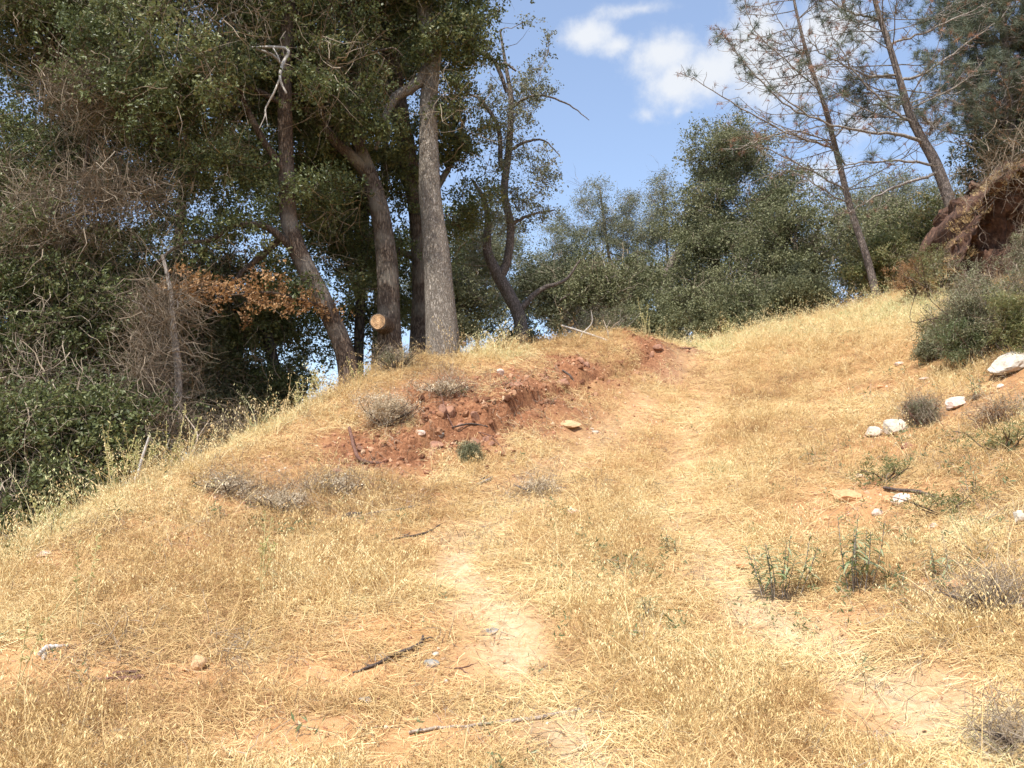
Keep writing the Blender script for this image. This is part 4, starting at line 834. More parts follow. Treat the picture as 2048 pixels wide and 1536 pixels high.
for i, (x, y, h, lab, lf) in enumerate([(2.9, 18.6, 1.4, 'round green bush at the head of the track, left of the crest gap', 'back_leaf'), (4.6, 19.2, 1.3, 'green bush just beyond the crest, under the spreading oak', 'back_leaf'), (6.4, 19.0, 1.3, 'dark bush beyond the crest grass, left of the slender pine foot', 'back_leaf'),
                                       (5.2, 20.6, 2.0, 'bush beyond the crest between the spreading oak and the slender pine', 'back_leaf'), (3.7, 21.6, 2.2, 'tall bush beyond the crest under the left boughs of the spreading oak', 'back_leaf'), (6.9, 21.2, 2.1, 'tall bush beyond the crest directly behind the slender pine', 'oak_leaf_dull'), (2.2, 21.0, 1.9, 'tall bush behind the head of the track', 'oak_leaf_dull'),
                                       (0.2, 17.8, 1.6, 'grey green bush beyond the pale grass clump', 'oak_leaf_dull'), (-1.6, 16.2, 1.5, 'green bush in the shade right behind the grey trunk', 'back_leaf'), (7.9, 18.2, 1.5, 'olive bush right of the slender pine foot', 'yellow_leaf')]):
    shrub('shrub', lab, 'shrub', 0, 0, h, 1.9, 110, 14, OAK, lf, .13, 12, base=gz(x, y))

# leafy plants in the foreground: every leaf its own piece
def long_leaf_mesh(L, w, droop):
    s_ = np.linspace(0, 1, 7); c = np.stack([np.zeros(7), s_ * L, s_ * L * .35 - droop * s_ ** 2 * L], -1); ww = w * np.sin(np.clip(s_ * .93 + .07, 0, 1) * math.pi) ** .7 * .5
    V = np.vstack([c + np.stack([ww, 0 * ww, ww * .35], -1), c, c + np.stack([-ww, 0 * ww, ww * .35], -1)]); F = []
    for i in range(6): F += [[i, i+1, 8+i, 7+i], [7+i, 8+i, 15+i, 14+i]]
    me = raw_mesh('leaf', V, np.zeros((0, 3), int), np.array(F), None, M['lily_leaf'], True)
    a = me.attributes.new('rnd', 'FLOAT', 'POINT'); a.data.foreach_set('value', np.full(len(V), rng.uniform(.1, 2.2)).astype(np.float32)); return me
LEAFM = [long_leaf_mesh(.14, .02, d) for d in (.3, .5, .75, .95, .4)]
def plant(label, u, v, stems_, hgt, wid, per=16, s=1.0):
    b0 = G(u, v); EXC.append((b0[0], b0[1], wid * .35)); EXC.append((b0[0], b0[1] - .12, wid * .2)); root = thing('leafy_plant', label, 'plant', b0, 'green leafy plants')
    for i in range(stems_):
        a = rng.uniform(0, 6.283); top = np.array([math.cos(a) * wid * rng.uniform(.2, 1) * .5, math.sin(a) * wid * .3, hgt * rng.uniform(.65, 1.1)]); st = np.array([top[0] * .45, top[1] * .45, 0]) + rng.normal(0, .01, 3) * [1, 1, 0]
        mb = Mesh(); o, r = curve([(st, .0035 * s), (st * .5 + top * .5 + rng.normal(0, .01, 3), .003 * s), (top, .002 * s)], 18); mb.tube(o, r, 4, 0); link('stem', mb.data('stem', M['limb_grey'], True), root)
        for k in range(per):
            t = .3 + .7 * (k + .5) / per; p = o[min(int(t * (len(o) - 1)), len(o) - 1)]
            lf = link('leaf', LEAFM[rng.integers(0, 5)], root, p); lf.rotation_euler = (rng.uniform(-.1, .45), rng.normal(0, .15), k * 2.4 + rng.normal(0, .3)); sc = (1.1 - .5 * t) * rng.uniform(.7, 1.15) * s; lf.scale = (sc, sc, sc)
plant('bushy green plant with narrow leaves beside the right wheel rut', 1555, 1195, 10, .42, .62, 20)
plant('taller green plant with narrow leaves, second from the right rut', 1705, 1185, 8, .48, .5, 20)
plant('small faded narrow leaved plant between the rut and the dead twig heap', 1875, 1160, 3, .22, .16, 14, .9)
plant('low green sprout just below the two leafy plants', 1790, 1195, 3, .16, .2, 9, .7)
plant('tiny green sprout in the grass between the two ruts', 1290, 1245, 3, .17, .14, 12, .8)
plant('green sprout in the middle of the track, far side of the ruts', 1340, 1110, 3, .17, .14, 12, .8)
plant('green sprout by the pinkish slab on the right slope', 1955, 800, 3, .3, .2, 12, .9)
plant('green sprout hidden in straw at the right edge', 1940, 990, 3, .22, .2, 10, .8)

# ------------------------------------------------------------------ stones
def rock_mesh(name, sx, sy, sz, mat, seed, sub=3, flat=.0):
    import bmesh
    bm = bmesh.new(); bmesh.ops.create_icosphere(bm, subdivisions=sub, radius=1)
    v = np.array([x.co[:] for x in bm.verts]); r = np.random.default_rng(seed)
    for _ in range(9):   # chip planes
        nrm_ = unit(r.normal(0, 1, 3)); c = r.uniform(.55, .85); d = v @ nrm_ - c; v = v - np.clip(d, 0, None)[:, None] * nrm_
    v += (.12 * fbm(v[:, 0] * 2.4 + seed, v[:, 1] * 2.4, v[:, 2] * 2.4, 5) + .05 * np.abs(vnoise(v[:, 0] * 6, v[:, 1] * 6 + seed, v[:, 2] * 9)))[:, None] * v
    v *= np.array([sx, sy, sz])
    for q_, x in zip(v, bm.verts): x.co = q_
    me = bpy.data.meshes.new(name); bm.to_mesh(me); bm.free(); me.materials.append(M[mat]); return me
def rock(label, u, v, wpx, hpx, mat, name='rock', cat='rock', rot=0, depth=.8, sink=.3, tilt=0, group=None, seed=None):
    p = G(u, v); Y_ = p[1]; sx = px(wpx, Y_) / 2; sz = px(hpx, Y_) / 2; EXC.append((p[0], p[1] - .06, sx + .05)); EXC.append((p[0], p[1] - .06 - sx, sx * .9 + .02))
    o = link(name, rock_mesh(name, sx, sx * depth, sz, mat, seed or int(u + v), 4 if wpx > 30 else 3), None, p + np.array([0, 0, sz * (1 - 2 * sink)])); o.rotation_euler = (R(15), R(tilt), rot); tag(o, label, cat, group); return o
rock('large white slab of rock tilted at the right edge above the slope', 2025, 740, 100, 42, 'white_stone', tilt=-22, sink=.1)
rock('white rock, the larger of the pair beside the dry reddish bush', 1790, 866, 56, 36, 'white_stone', sink=.15)
rock('pale pinkish white rock, smaller one at left of the white pair', 1747, 872, 38, 24, 'white_stone', sink=.2)
rock('pinkish flat slab between the dry bush and the shrubs', 1912, 814, 54, 22, 'pink_stone', tilt=-12, sink=.1)
rock('small pink stone at the right edge below the white slab', 2000, 775, 18, 12, 'pink_stone')
rock('pale pink stone on the crest under the grey green shrub', 1928, 603, 30, 22, 'pink_stone')
rock('white stone cut by the right edge, below the dark stick', 2042, 1048, 34, 30, 'white_stone', sink=.1)
rock('orange stone left of the first leafy plant', 1494, 1136, 44, 20, 'orange_stone', sink=.15)
rock('broad flat orange stone above the leafy plants', 1690, 1000, 70, 26, 'orange_stone', sink=.25)
rock('orange stone under the left end of the dark stick', 1775, 1005, 26, 26, 'orange_stone')
rock('cream stone under the middle of the dark stick', 1805, 1008, 46, 30, 'pink_stone')
rock('pale stone below the broad orange one', 1755, 1030, 24, 18, 'pink_stone')
rock('yellow block shaped stone in the grass at lower left', 398, 1338, 34, 34, 'yellow_stone', sink=.2)
rock('small orange stone left of the yellow block', 365, 1342, 20, 14, 'orange_stone')
rock('red orange stone at the bottom edge left of centre', 800, 1528, 46, 18, 'orange_stone')
rock('small white pebble beside the forked grey branch', 871, 1314, 14, 13, 'white_stone', 'pebble', 'pebble', sink=.05)
rock('grey wood coloured stone just below the white pebble', 862, 1330, 34, 14, 'grey_stone')
rock('pale grey pebble left of the thin twig', 891, 1368, 12, 14, 'white_stone', 'pebble', 'pebble')
rock('dull grey stone alone in the straw at lower left', 730, 1402, 30, 12, 'grey_stone')
rock('flat dark stone in the left wheel rut', 984, 1264, 32, 9, 'grey_stone')
rock('flat grey stone at the bottom left of the picture', 235, 1465, 44, 14, 'grey_stone')
rock('small orange chip on the bare patch by the forked branch', 682, 1284, 18, 10, 'orange_stone')
rock('red clod with a dark hollow at the top of the red soil', 1125, 770, 30, 20, 'red_stone')
rock('reddish rock with ridged face at the low end of the red soil', 868, 902, 44, 28, 'red_stone', tilt=-20)
rock('small grey green stone in the red soil hollow', 880, 872, 18, 12, 'grey_stone')
rock('pale chip of stone on the red soil left of the grey green stone', 842, 868, 18, 14, 'pink_stone')
rock('pink stone at the top of the red soil below the grass clump', 1000, 748, 18, 16, 'pink_stone')
rock('dark red clod at the head of the track', 1318, 700, 26, 18, 'red_stone')
rock('yellow flat stone on the slope between red soil and track', 1140, 852, 48, 16, 'yellow_stone')
rock('white chip beside the yellow flat stone', 1190, 866, 18, 9, 'white_stone')
rock('red stones half buried below the white pair of rocks', 1812, 895, 26, 16, 'red_stone')
rock('orange stone in the straw right of the twin leafy plants', 1905, 1172, 50, 16, 'orange_stone')
rock('pink stone at the right edge beside the twig heap', 2035, 1205, 30, 22, 'pink_stone')
rock('white sliver of stone right of the faded plant', 1990, 1134, 18, 9, 'white_stone')
rock('white pebble in the rut at lower right', 1910, 1503, 14, 10, 'white_stone', 'pebble', 'pebble')
rock('pale pink stone in the middle of the slope', 1148, 1026, 26, 18, 'pink_stone')
rock('cream stone in the grass at upper left by the slope edge', 88, 1112, 30, 16, 'pink_stone')
for i_, (u_, v_, w_, h_, m_, l_) in enumerate([(1650,1040,22,12,'orange_stone','orange stone left of the pale one, under the broad flat one'),(1720,955,18,12,'pink_stone','cream stone above the broad flat orange stone'),(1830,1030,26,16,'orange_stone','orange stone below the dark stick'),(1868,1055,20,14,'pink_stone','cream stone right of the orange one below the dark stick'),
    (1790,1060,18,12,'yellow_stone','tan stone below the cream stone under the stick'),(1950,1085,20,12,'orange_stone','orange stone left of the white stone at the edge'),(1960,860,22,14,'red_stone','red stone under the green sprout on the upper right slope'),(2020,835,26,16,'pink_stone','pink stone in reddish soil at the right edge'),
    (1800,730,22,10,'pink_stone','flat cream stone left of the shrubs'),(1850,760,24,10,'pink_stone','flat cream stone under the sage green shrub'),(1760,775,20,9,'orange_stone','orange stone on the slope left of the shrubs'),(1670,905,16,10,'red_stone','small red stone left of the white pair')]):
    rock(l_, u_, v_, w_, h_, m_)
rock('orange clod on the crest right of the grey trunk', 925, 690, 18, 12, 'red_stone')

# small stones nobody could count
def pebble_proto(seed, sub=1):
    import bmesh
    bm = bmesh.new(); bmesh.ops.create_icosphere(bm, subdivisions=sub, radius=1); r = np.random.default_rng(seed)
    v = np.array([x.co[:] for x in bm.verts]) * (1 + r.normal(0, .16, (len(bm.verts), 1))) * np.array([1, r.uniform(.6, 1), r.uniform(.4, .7)]); f = np.array([[x.index for x in t.verts] for t in bm.faces]); bm.free()
    return v, f, np.full(len(v), r.uniform()), 0
def visible_pts(n_, xr=(-7, 9.5), yr=(2.8, 19)):
    """points thinning out with distance, inside what the viewpoint and its neighbours can see"""
    y = yr[0] + (yr[1] - yr[0]) * rng.uniform(0, 1, n_) ** 1.15; x = rng.uniform(-1, 1, n_) * (.72 * y + 1.0); return x, y
def stuffpts(x, y, dz=0.0): return np.stack([x, y, HT(x, y) + dz], -1)
STN = leafmat('pebbles', [(0, (.17, .07, .045)), (.4, (.4, .2, .11)), (.7, (.58, .38, .24)), (1, (.8, .7, .58))], .9, 0, .2)
x, y = visible_pts(40000); rd_, r2_, pa_, og_ = density_masks(x, y); k = rng.uniform(size=len(x)) < np.clip(rd_ * 1.3 + r2_ * .8 + og_ * .25 + pa_ * .12 + .05, 0, 1); x, y = x[k], y[k]; rd_ = rd_[k]
nP = len(x); r2_ = r2_[k]; sc = .006 + .014 * rng.uniform(size=nP) ** 3 + (rd_ + r2_ * .8) * .035 * rng.uniform(size=nP) ** 5
o = scatter('gravel', [pebble_proto(s_) for s_ in (1, 2, 3)], stuffpts(x, y), rand_rot(nP), sc, rng.integers(0, 3, nP), np.clip(rng.uniform(0, 1.1, nP) - rd_ * .45, 0, 1), STN)
tag(o, 'small loose stones and clods on the bare soil', 'gravel', kind='stuff')

# clods broken off the red cut
tt_ = rng.uniform(0, 1, 1000); sx_ = np.interp(tt_, np.linspace(0, 1, len(SCARP)), [p[0] for p in SCARP]); sy_ = np.interp(tt_, np.linspace(0, 1, len(SCARP)), [p[1] for p in SCARP])
x = sx_ + rng.normal(0, .15, 1000); y = sy_ + rng.normal(.22, .38, 1000)
CLD = leafmat('red_clods', [(0, (.1, .045, .028)), (.4, (.25, .12, .065)), (.75, (.38, .22, .13)), (1, (.58, .44, .3))], .95, 0, .1)
o = scatter('red_clods', [pebble_proto(s_, 2) for s_ in (4, 5, 6)], stuffpts(x, y), rand_rot(1000), .012 + .045 * rng.uniform(size=1000) ** 4, rng.integers(0, 3, 1000), rng.uniform(0, 1, 1000), CLD); tag(o, 'crumbled red clods along the red cut', 'clods', kind='stuff')
for k in range(26):
    t_ = rng.uniform(); cx = np.interp(t_, np.linspace(0, 1, len(SCARP)), [p[0] for p in SCARP]) + rng.normal(0, .1); cy = np.interp(t_, np.linspace(0, 1, len(SCARP)), [p[1] for p in SCARP]) + rng.normal(.2, .25)
    sz = rng.uniform(.035, .085); o = link('dirt_clod', rock_mesh('dirt_clod', sz * 1.3, sz, sz * .7, 'red_stone', 500 + k, 2), None, ground_at(cx, cy) + np.array([0, 0, sz * .2])); o.rotation_euler = rand_rot(1)[0]
    tag(o, 'rough red dirt clod lying on the broken red cut', 'clod', 'red clods on the broken cut')

# ------------------------------------------------------------------ sticks and fallen branches
def stick(label, uvs, mat, name='fallen_branch', cat='branch', lift=1.3, sides=8, forks=(), n_=18, rough=.2):
    """uvs: pixel track of the stick on the ground with its radius in metres (and extra height)"""
    def tr(L): return [(G(a[0], a[1]) + np.array([0, 0, a[2] * lift + (a[3] if len(a) > 3 else 0)]), a[2]) for a in L]
    pl = tr(uvs); b0 = pl[0][0]; root_mb = Mesh(); oo, _ = curve(pl, 16); EXC.extend([(q_[0], q_[1] - dy_, .06) for q_ in oo for dy_ in (0, .08)]); stem(root_mb, pl, sides, rough, n_, None, .002)
    for f in forks: stem(root_mb, tr(f), 5, .1, 10, None, .002)
    o = build(root_mb, name, M[mat], None, b0, True); tag(o, label, cat); return o
stick('short thick brown stick lying on orange dirt at lower left', [(185,1365,.014),(230,1364,.017),(288,1360,.019)], 'stick_brown', 'stick', 'stick', .8, 10)
stick('dark bark strip just above the short thick brown stick', [(226,1352,.012),(262,1352,.016),(282,1345,.006)], 'stick_brown', 'stick', 'stick')
stick('bent white bleached stick with a knobbed end at lower left', [(78,1318,.012,.02),(92,1308,.02,.02),(112,1303,.013,.02),(136,1300,.007,.02)], 'bleached', 'stick', 'stick', .8, forks=[[(90,1310,.014,.01),(86,1322,.01)]])
stick('forked grey branch curving across bare dirt left of centre', [(705,1348,.006),(745,1336,.010),(780,1322,.012,.01),(820,1308,.013,.015),(842,1296,.011,.02),(846,1284,.007,.03)], 'stick_dark', forks=[[(842,1290,.007,.02),(862,1283,.005,.02),(875,1287,.003)],[(800,1316,.007,.01),(822,1318,.005),(838,1306,.003,.01)],[(745,1336,.006),(725,1330,.004,.01)]])
stick('thin reddish twig right of the white pebble', [(865,1346,.003),(890,1338,.005),(920,1338,.005),(955,1328,.003)], 'stick_brown', 'twig', 'twig', forks=[[(920,1338,.004),(938,1350,.003)]])
stick('long thin branch across the bottom, dark at left and pale at right', [(818,1470,.009),(870,1462,.010),(930,1458,.009),(990,1450,.010),(1060,1444,.012),(1110,1436,.012),(1160,1424,.011)], 'stick_pale', forks=[[(965,1455,.006),(968,1443,.006,.02)]])
stick('straight dark twig left of the long thin branch', [(648,1464,.004),(690,1460,.006),(760,1458,.004),(800,1456,.003)], 'stick_dark', 'twig', 'twig')
stick('short weathered stick right of the long thin branch', [(1172,1428,.007),(1188,1428,.009),(1204,1428,.006)], 'stick_pale', 'stick', 'stick')
stick('tiny slanting twig below the long thin branch', [(1090,1488,.003),(1110,1472,.003)], 'stick_dark', 'twig', 'twig')
stick('dark stick lying across stones on the right slope', [(1768,985,.016,.03),(1800,990,.017,.03),(1840,994,.019,.03),(1880,1002,.010,.01)], 'stick_dark', 'stick', 'stick', .8, forks=[[(1880,1002,.008),(1930,998,.004)]])
stick('dark lump of rotten log half hidden in the dry bush left of centre', [(684,1036,.02),(700,1034,.032),(722,1030,.02)], 'stick_dark', 'log', 'log', .5, 10)
stick('grey weathered branch running right from the rotten log', [(720,1034,.008),(760,1026,.012),(800,1022,.012),(840,1012,.008),(885,1006,.004)], 'limb_grey')
stick('forked dark branch below the weathered one', [(765,1086,.005),(800,1078,.008),(850,1068,.008),(885,1048,.004)], 'stick_dark', forks=[[(835,1070,.006),(880,1072,.003)],[(800,1078,.005),(820,1066,.003)]])
stick('grey split piece of wood below the small dark green bush', [(955,972,.012),(975,964,.016),(985,955,.008)], 'limb_grey', 'stick', 'stick', forks=[[(960,962,.008),(978,950,.004)]])
stick('thin curved twig running right from the split wood', [(965,982,.005),(1000,970,.005),(1040,955,.005),(1085,928,.003)], 'stick_brown', 'twig', 'twig')
stick('dark curved root standing up at the left end of the red soil', [(698,880,.018,.12),(706,902,.02,.06),(718,926,.022,.02),(742,932,.02,.01),(772,928,.012)], 'stick_brown', 'root', 'root')
stick('leaning brown twig over the red soil', [(880,800,.006,.1),(893,835,.007,.05),(905,856,.007,.02)], 'stick_brown', 'twig', 'twig')
stick('brown twig slanting down right of the small dark green bush', [(955,868,.006,.02),(985,880,.006,.02),(1010,905,.004)], 'stick_brown', 'twig', 'twig')
stick('dark stick at the brim of the red soil hollow', [(905,862,.01,.03),(940,855,.012,.03),(975,858,.008,.02)], 'stick_dark', 'stick', 'stick')
stick('dark bark strip above the red clod', [(1125,745,.012,.02),(1140,758,.016,.03),(1150,770,.01,.02)], 'stick_dark', 'stick', 'stick')
stick('dark bark strip on the dirt at the head of the track', [(1360,698,.01,.01),(1378,700,.014,.01),(1395,696,.008,.01)], 'stick_brown', 'stick', 'stick')
stick('curled brown bark in the lower right rut', [(1765,1348,.006),(1790,1352,.008),(1810,1350,.004)], 'stick_brown', 'twig', 'twig')
def freestick(label, pts_, mat, forks=(), name='stick', cat='stick'):
    pl = [(P(*a[:3]), a[3]) for a in pts_]; b0 = pl[-1][0]; mb = Mesh(); stem(mb, pl, 7, .1, 14)
    for f in forks: stem(mb, [(P(*a[:3]), a[3]) for a in f], 5, 0, 8)
    return tag(build(mb, name, M[mat], None, b0, True), label, cat)
freestick('leaning white stick poking out of the crest grass at centre', [(1123,651,15.0,.018),(1165,664,14.9,.02),(1205,678,14.8,.024),(1230,690,14.8,.02)], 'bleached', [[(1168,664,14.9,.014),(1184,645,14.9,.01),(1182,620,14.9,.006)],[(1166,663,14.9,.01),(1155,690,14.8,.01)]])
freestick('bare forked twig standing in the crest grass right of the white stick', [(1207,640,15,.006),(1215,662,14.9,.01),(1218,685,14.9,.012)], 'stick_pale', [[(1216,666,14.9,.006),(1228,650,14.9,.005),(1240,642,15,.004)],[(1213,656,14.9,.005),(1221,640,15,.004)]], 'twig', 'twig')
freestick('pale twigs bent over the crest at left edge of the slope, by the dead brush', [(385,905,10.0,.01),(395,870,10.1,.008),(370,830,10.2,.005)], 'stick_pale', [[(392,880,10.1,.007),(420,838,10.1,.004)]], 'twig', 'twig')
freestick('weathered grey stake leaning in tall weeds on the left edge', [(300,870,8.9,.012),(285,915,8.9,.016),(272,960,8.85,.018),(262,985,8.8,.02)], 'bleached')

# ------------------------------------------------------------------ grass
def tuft(nb, h, rad, lean, w, seed, seeds=0):
    r = np.random.default_rng(seed); V = []; F = []; RN = []; n_ = 0
    def put(v, f, q_):
        nonlocal n_
        V.append(v); F.append(f + n_); RN.append(np.full(len(v), q_)); n_ += len(v)
    for i in range(nb):
        a = r.uniform(0, 6.283); b0 = np.array([math.cos(a), math.sin(a), 0]) * rad * math.sqrt(r.uniform()); d = unit(np.array([math.cos(a) * lean * r.uniform(.1, 1.4), math.sin(a) * lean * r.uniform(.1, 1.4), 1]) + r.normal(0, .15, 3)); L = h * r.uniform(.45, 1.15); p = b0; q_ = [p]
        bend = r.normal(0, .22, 2)
        for k in range(4):
            d = unit(d + np.array([bend[0], bend[1], -abs(bend[0]) * .6])); p = p + d * L / 4; q_.append(p)
        rn = r.uniform(); nrm_ = unit(np.array([math.cos(a + 1.57 + r.normal(0, .6)), math.sin(a + 1.57 + r.normal(0, .6)), .2])); v, f = ribbon(q_, w * r.uniform(.7, 1.3), nrm_); put(v, f, rn)
        if seeds and r.uniform() < seeds:
            for k in range(r.integers(5, 11)):
                t = r.uniform(.62, 1.0); j = min(int(t * 4), 3); c = q_[j] + (q_[j+1] - q_[j]) * (t * 4 - j); dd = unit(np.array([r.normal(0, .7), r.normal(0, .7), -.4]))
                c2 = c + dd * .022; v, f = leaf(c2, unit(dd + [0, 0, -.8]), r.normal(0, 1, 3), .024, .008); put(v, f, min(1, rn * .6 + .45)) 
    return np.vstack(V), np.vstack(F), np.concatenate(RN), 0
def mat_lying(nb, L, rad, seed, w=.0028, lift=.035):
    r = np.random.default_rng(seed); V = []; F = []; RN = []; n_ = 0
    for i in range(nb):
        a = r.uniform(0, 6.283); c = np.array([r.normal(0, rad * .5), r.normal(0, rad * .5), r.uniform(.002, lift)]); d = np.array([math.cos(a), math.sin(a), r.normal(0, .16)]); l_ = L * r.uniform(.4, 1.2); q_ = [c - d * l_ / 2]; bd = r.normal(0, .25, 2)
        for k in range(3): d = unit(d + np.array([bd[0], bd[1], r.normal(0, .06)])); q_.append(q_[-1] + d * l_ / 3)
        v, f = ribbon(q_, w * r.uniform(.7, 1.5), unit(np.array([r.normal(0, .5), r.normal(0, .5), 1]))); V.append(v); F.append(f + n_); RN.append(np.full(len(v), r.uniform())); n_ += len(v)
    return np.vstack(V), np.vstack(F), np.concatenate(RN), 0
SHORT = [tuft(30, .13, .08, .7, .0034, s_) for s_ in (41, 42, 43)]
MID = [tuft(24, .26, .08, .4, .0036, s_, .15) for s_ in (44, 45, 46)]
TALL = [tuft(9, .5, .07, .28, .0042, s_, .85) for s_ in (47, 48, 49)]
LIE = [mat_lying(44, .2, .18, s_, .003) for s_ in (51, 52, 53)]
CREST = [tuple(G(u, v)[:2]) for u, v in [(5,1120),(200,1010),(400,925),(600,825),(700,780),(770,740),(900,716),(1060,706)]]
CREST2 = [tuple(G(u, v)[:2]) for u, v in [(1440,695),(1550,672),(1650,650),(1750,632),(1850,618)]]
def tintf(x, y):
    t = .42 + .42 * fbm(x * .9 + 4, y * .9) + .3 * fbm(x * 3.1, y * 3.1) + .13 * rng.normal(0, 1, len(x))
    c2 = np.exp(-(seg_dist(x, y, CREST2) / .9) ** 2); c1 = np.exp(-(seg_dist(x, y, CREST[:4]) / .35) ** 2)
    dp = np.minimum(seg_dist(x, y, RUT_L), seg_dist(x, y, RUT_R))
    t += .32 * np.exp(-(dp / .3) ** 2) * (.3 + .7 * np.clip((9.2 - y) / 2.5, 0, 1)) + c2 * .55 + c1 * .4 + .3 * pclump(x, y)
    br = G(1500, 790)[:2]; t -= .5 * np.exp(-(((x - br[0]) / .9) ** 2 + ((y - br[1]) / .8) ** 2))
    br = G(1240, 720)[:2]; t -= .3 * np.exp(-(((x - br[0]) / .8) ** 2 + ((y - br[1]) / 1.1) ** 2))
    br = G(1340, 1150)[:2]; t += .12 * np.exp(-(((x - br[0]) / .6) ** 2 + ((y - br[1]) / 1.1) ** 2))
    return np.clip(t, 0, 1)
def clear_of(x, y):
    o = np.ones(len(x), bool)
    for a, b_, r_ in EXC: o &= (x - a) ** 2 + (y - b_) ** 2 > r_ * r_
    return o
def grass(name, label, protos, n_, dens, scale, upright=True, hscale=None, tilt=.12):
    x, y = visible_pts(n_); k = (rng.uniform(size=n_) < dens(x, y)) & (clear_of(x, y) | (rng.uniform(size=n_) < (.06 if upright else .3))); x, y = x[k], y[k]; m_ = len(x)
    s_ = rng.uniform(*scale, m_) * (1 + .02 * np.clip(y - 8, 0, 10))
    if hscale is not None: s_ = s_ * hscale(x, y)
    rt = upright_rot(m_, tilt) if upright else slope_rot(normals(x, y))
    o = scatter(name, protos, stuffpts(x, y, -.004), rt, s_, rng.integers(0, len(protos), m_), tintf(x, y), M['straw']); tag(o, label, 'grass', kind='stuff'); return o
def common(x, y):
    rd_, r2_, pa_, og_ = density_masks(x, y); edge = np.exp(-(seg_dist(x, y, CREST) / .5) ** 2); e2 = np.exp(-(seg_dist(x, y, CREST2) / 1.2) ** 2); return rd_, r2_, pa_, og_, edge, e2
PALEC = G(1000, 712)[:2]
def pclump(x, y): return np.exp(-(((x - PALEC[0]) / .75) ** 2 + ((y - PALEC[1]) / .4) ** 2))
DRIFT = [(G0(u, v)[:2], a, b_, 0) for u, v, a, b_ in [(520,1170,1.3,.55),(1200,1240,.5,.9),(1250,1080,.45,.9),(1180,1420,.4,.5),(1450,1380,.7,.6),(1950,1330,.5,.6),(1560,700,1.2,1.3),(1240,720,.8,.7),(100,1200,.6,.5),(1500,880,.6,1.0),(60,1500,.3,.5)]]
def drift(x, y): return blobs(x, y, DRIFT)
def d_lie(x, y):
    rd_, r2_, pa_, og_, e, e2 = common(x, y); return np.clip(.66 - rd_ * .6 - og_ * .4 - r2_ * .38 + .6 * fbm(x * 1.7, y * 1.7) - pa_ * .42, .05, 1)
def d_short(x, y):
    rd_, r2_, pa_, og_, e, e2 = common(x, y); return np.clip(.45 + .9 * fbm(x * 1.3 + 8, y * 1.3) - rd_ * .6 - r2_ * .38 - pa_ * 1.6 - og_ * .95 + .3 * e + .3 * e2, .02, 1)
def d_mid(x, y):
    rd_, r2_, pa_, og_, e, e2 = common(x, y); return np.clip(.3 + .75 * fbm(x * .8 + 2, y * .8 + 6) - rd_ * .8 - r2_ * .15 - pa_ * 2.0 - og_ * 1.0 + .5 * drift(x, y) + .5 * e + .6 * e2 + .6 * pclump(x, y), .0, 1)
def d_tall(x, y):
    rd_, r2_, pa_, og_, e, e2 = common(x, y); return np.clip(.09 + .25 * fbm(x * .9 + 12, y * .9) - rd_ - pa_ * 1.0 - og_ * .2 + .32 * drift(x, y) + .22 * e + .45 * e2 + .8 * pclump(x, y), 0, 1)
grass('straw_litter', 'flattened dry straw matted over the slope', LIE, 34000, d_lie, (.7, 1.25), False)
grass('dry_grass', 'short dry golden grass covering the slope', SHORT, 30000, d_short, (.6, 1.2))
grass('dry_grass', 'knee high dry golden grass in loose drifts', MID, 16000, d_mid, (.55, 1.15))
grass('wild_oats', 'tall wild oat stalks with seed heads along the crest and scattered on the slope', TALL, 9000, d_tall, (.6, 1.15), hscale=lambda x, y: 1 + .35 * pclump(x, y) + .25 * np.exp(-(seg_dist(x, y, CREST[:5]) / .4) ** 2), tilt=.16)
# dead stems, bark crumbs and low green weeds between the grass
GT = [twigspray(7, .16, .0042, s_, .1, .8) for s_ in (71, 72, 73)]
def patch(x, y, L): return blobs(x, y, [(G0(u, v)[:2], a, b_, 0) for u, v, a, b_ in L])
x, y = visible_pts(24000); gp = patch(x, y, [(820,780,1.6,1.0),(620,1000,1.5,.9),(300,1060,1.0,.5),(950,1000,1.2,.6),(1950,1230,.6,.5),(1900,900,.9,1.0),(380,1310,.6,.3),(2000,1050,.7,.6),(1150,960,.7,.4),(1000,820,1.2,.6),(750,960,1.2,.5),(2000,780,.8,.6),(1780,800,.8,.5)]); k = rng.uniform(size=len(x)) < np.clip(gp * 1.0 * (.6 + fbm(x * 2, y * 2)) + .05, 0, 1); x, y = x[k], y[k]; m_ = len(x)
rt = slope_rot(normals(x, y)); o = scatter('dead_stems', GT, stuffpts(x, y, .015), rt, rng.uniform(.4, 1.1, m_), rng.integers(0, 3, m_), rng.uniform(0, 1, m_), M['twig']); tag(o, 'small grey dead stems and twigs strewn among the dry grass', 'twig litter', kind='stuff')
x, y = visible_pts(26000); gp = patch(x, y, [(1880,900,1.2,.8),(1990,1020,.8,.7),(1800,1150,.8,.5),(1620,1210,.5,.3),(1920,720,.8,.8),(1200,1100,.4,.9),(600,1050,1.0,.3),(1750,640,1.8,.7),(60,1090,.5,.4),(1300,1240,.3,.3),(1750,1000,.6,.6)]); k = rng.uniform(size=len(x)) < np.clip(gp * .75 * (.5 + 1.2 * fbm(x * 2.5, y * 2.5)) + .012, 0, 1); x, y = x[k], y[k]; m_ = len(x)
o = scatter('low_weeds', [sprig(12, .05, .032, .008, s_) for s_ in (81, 82, 83)], stuffpts(x, y, .03), upright_rot(m_, .3), rng.uniform(.6, 1.8, m_), rng.integers(0, 3, m_), rng.uniform(0, 1, m_), M['green_leaf']); tag(o, 'low faded green weeds in the dry grass', 'weeds', kind='stuff')
fp = bcs[rng.integers(0, len(bcs), 120)] + rng.normal(0, 1, (120, 3)) * np.array([.08, .25, .02]) + np.array([-.04, .1, -.06])
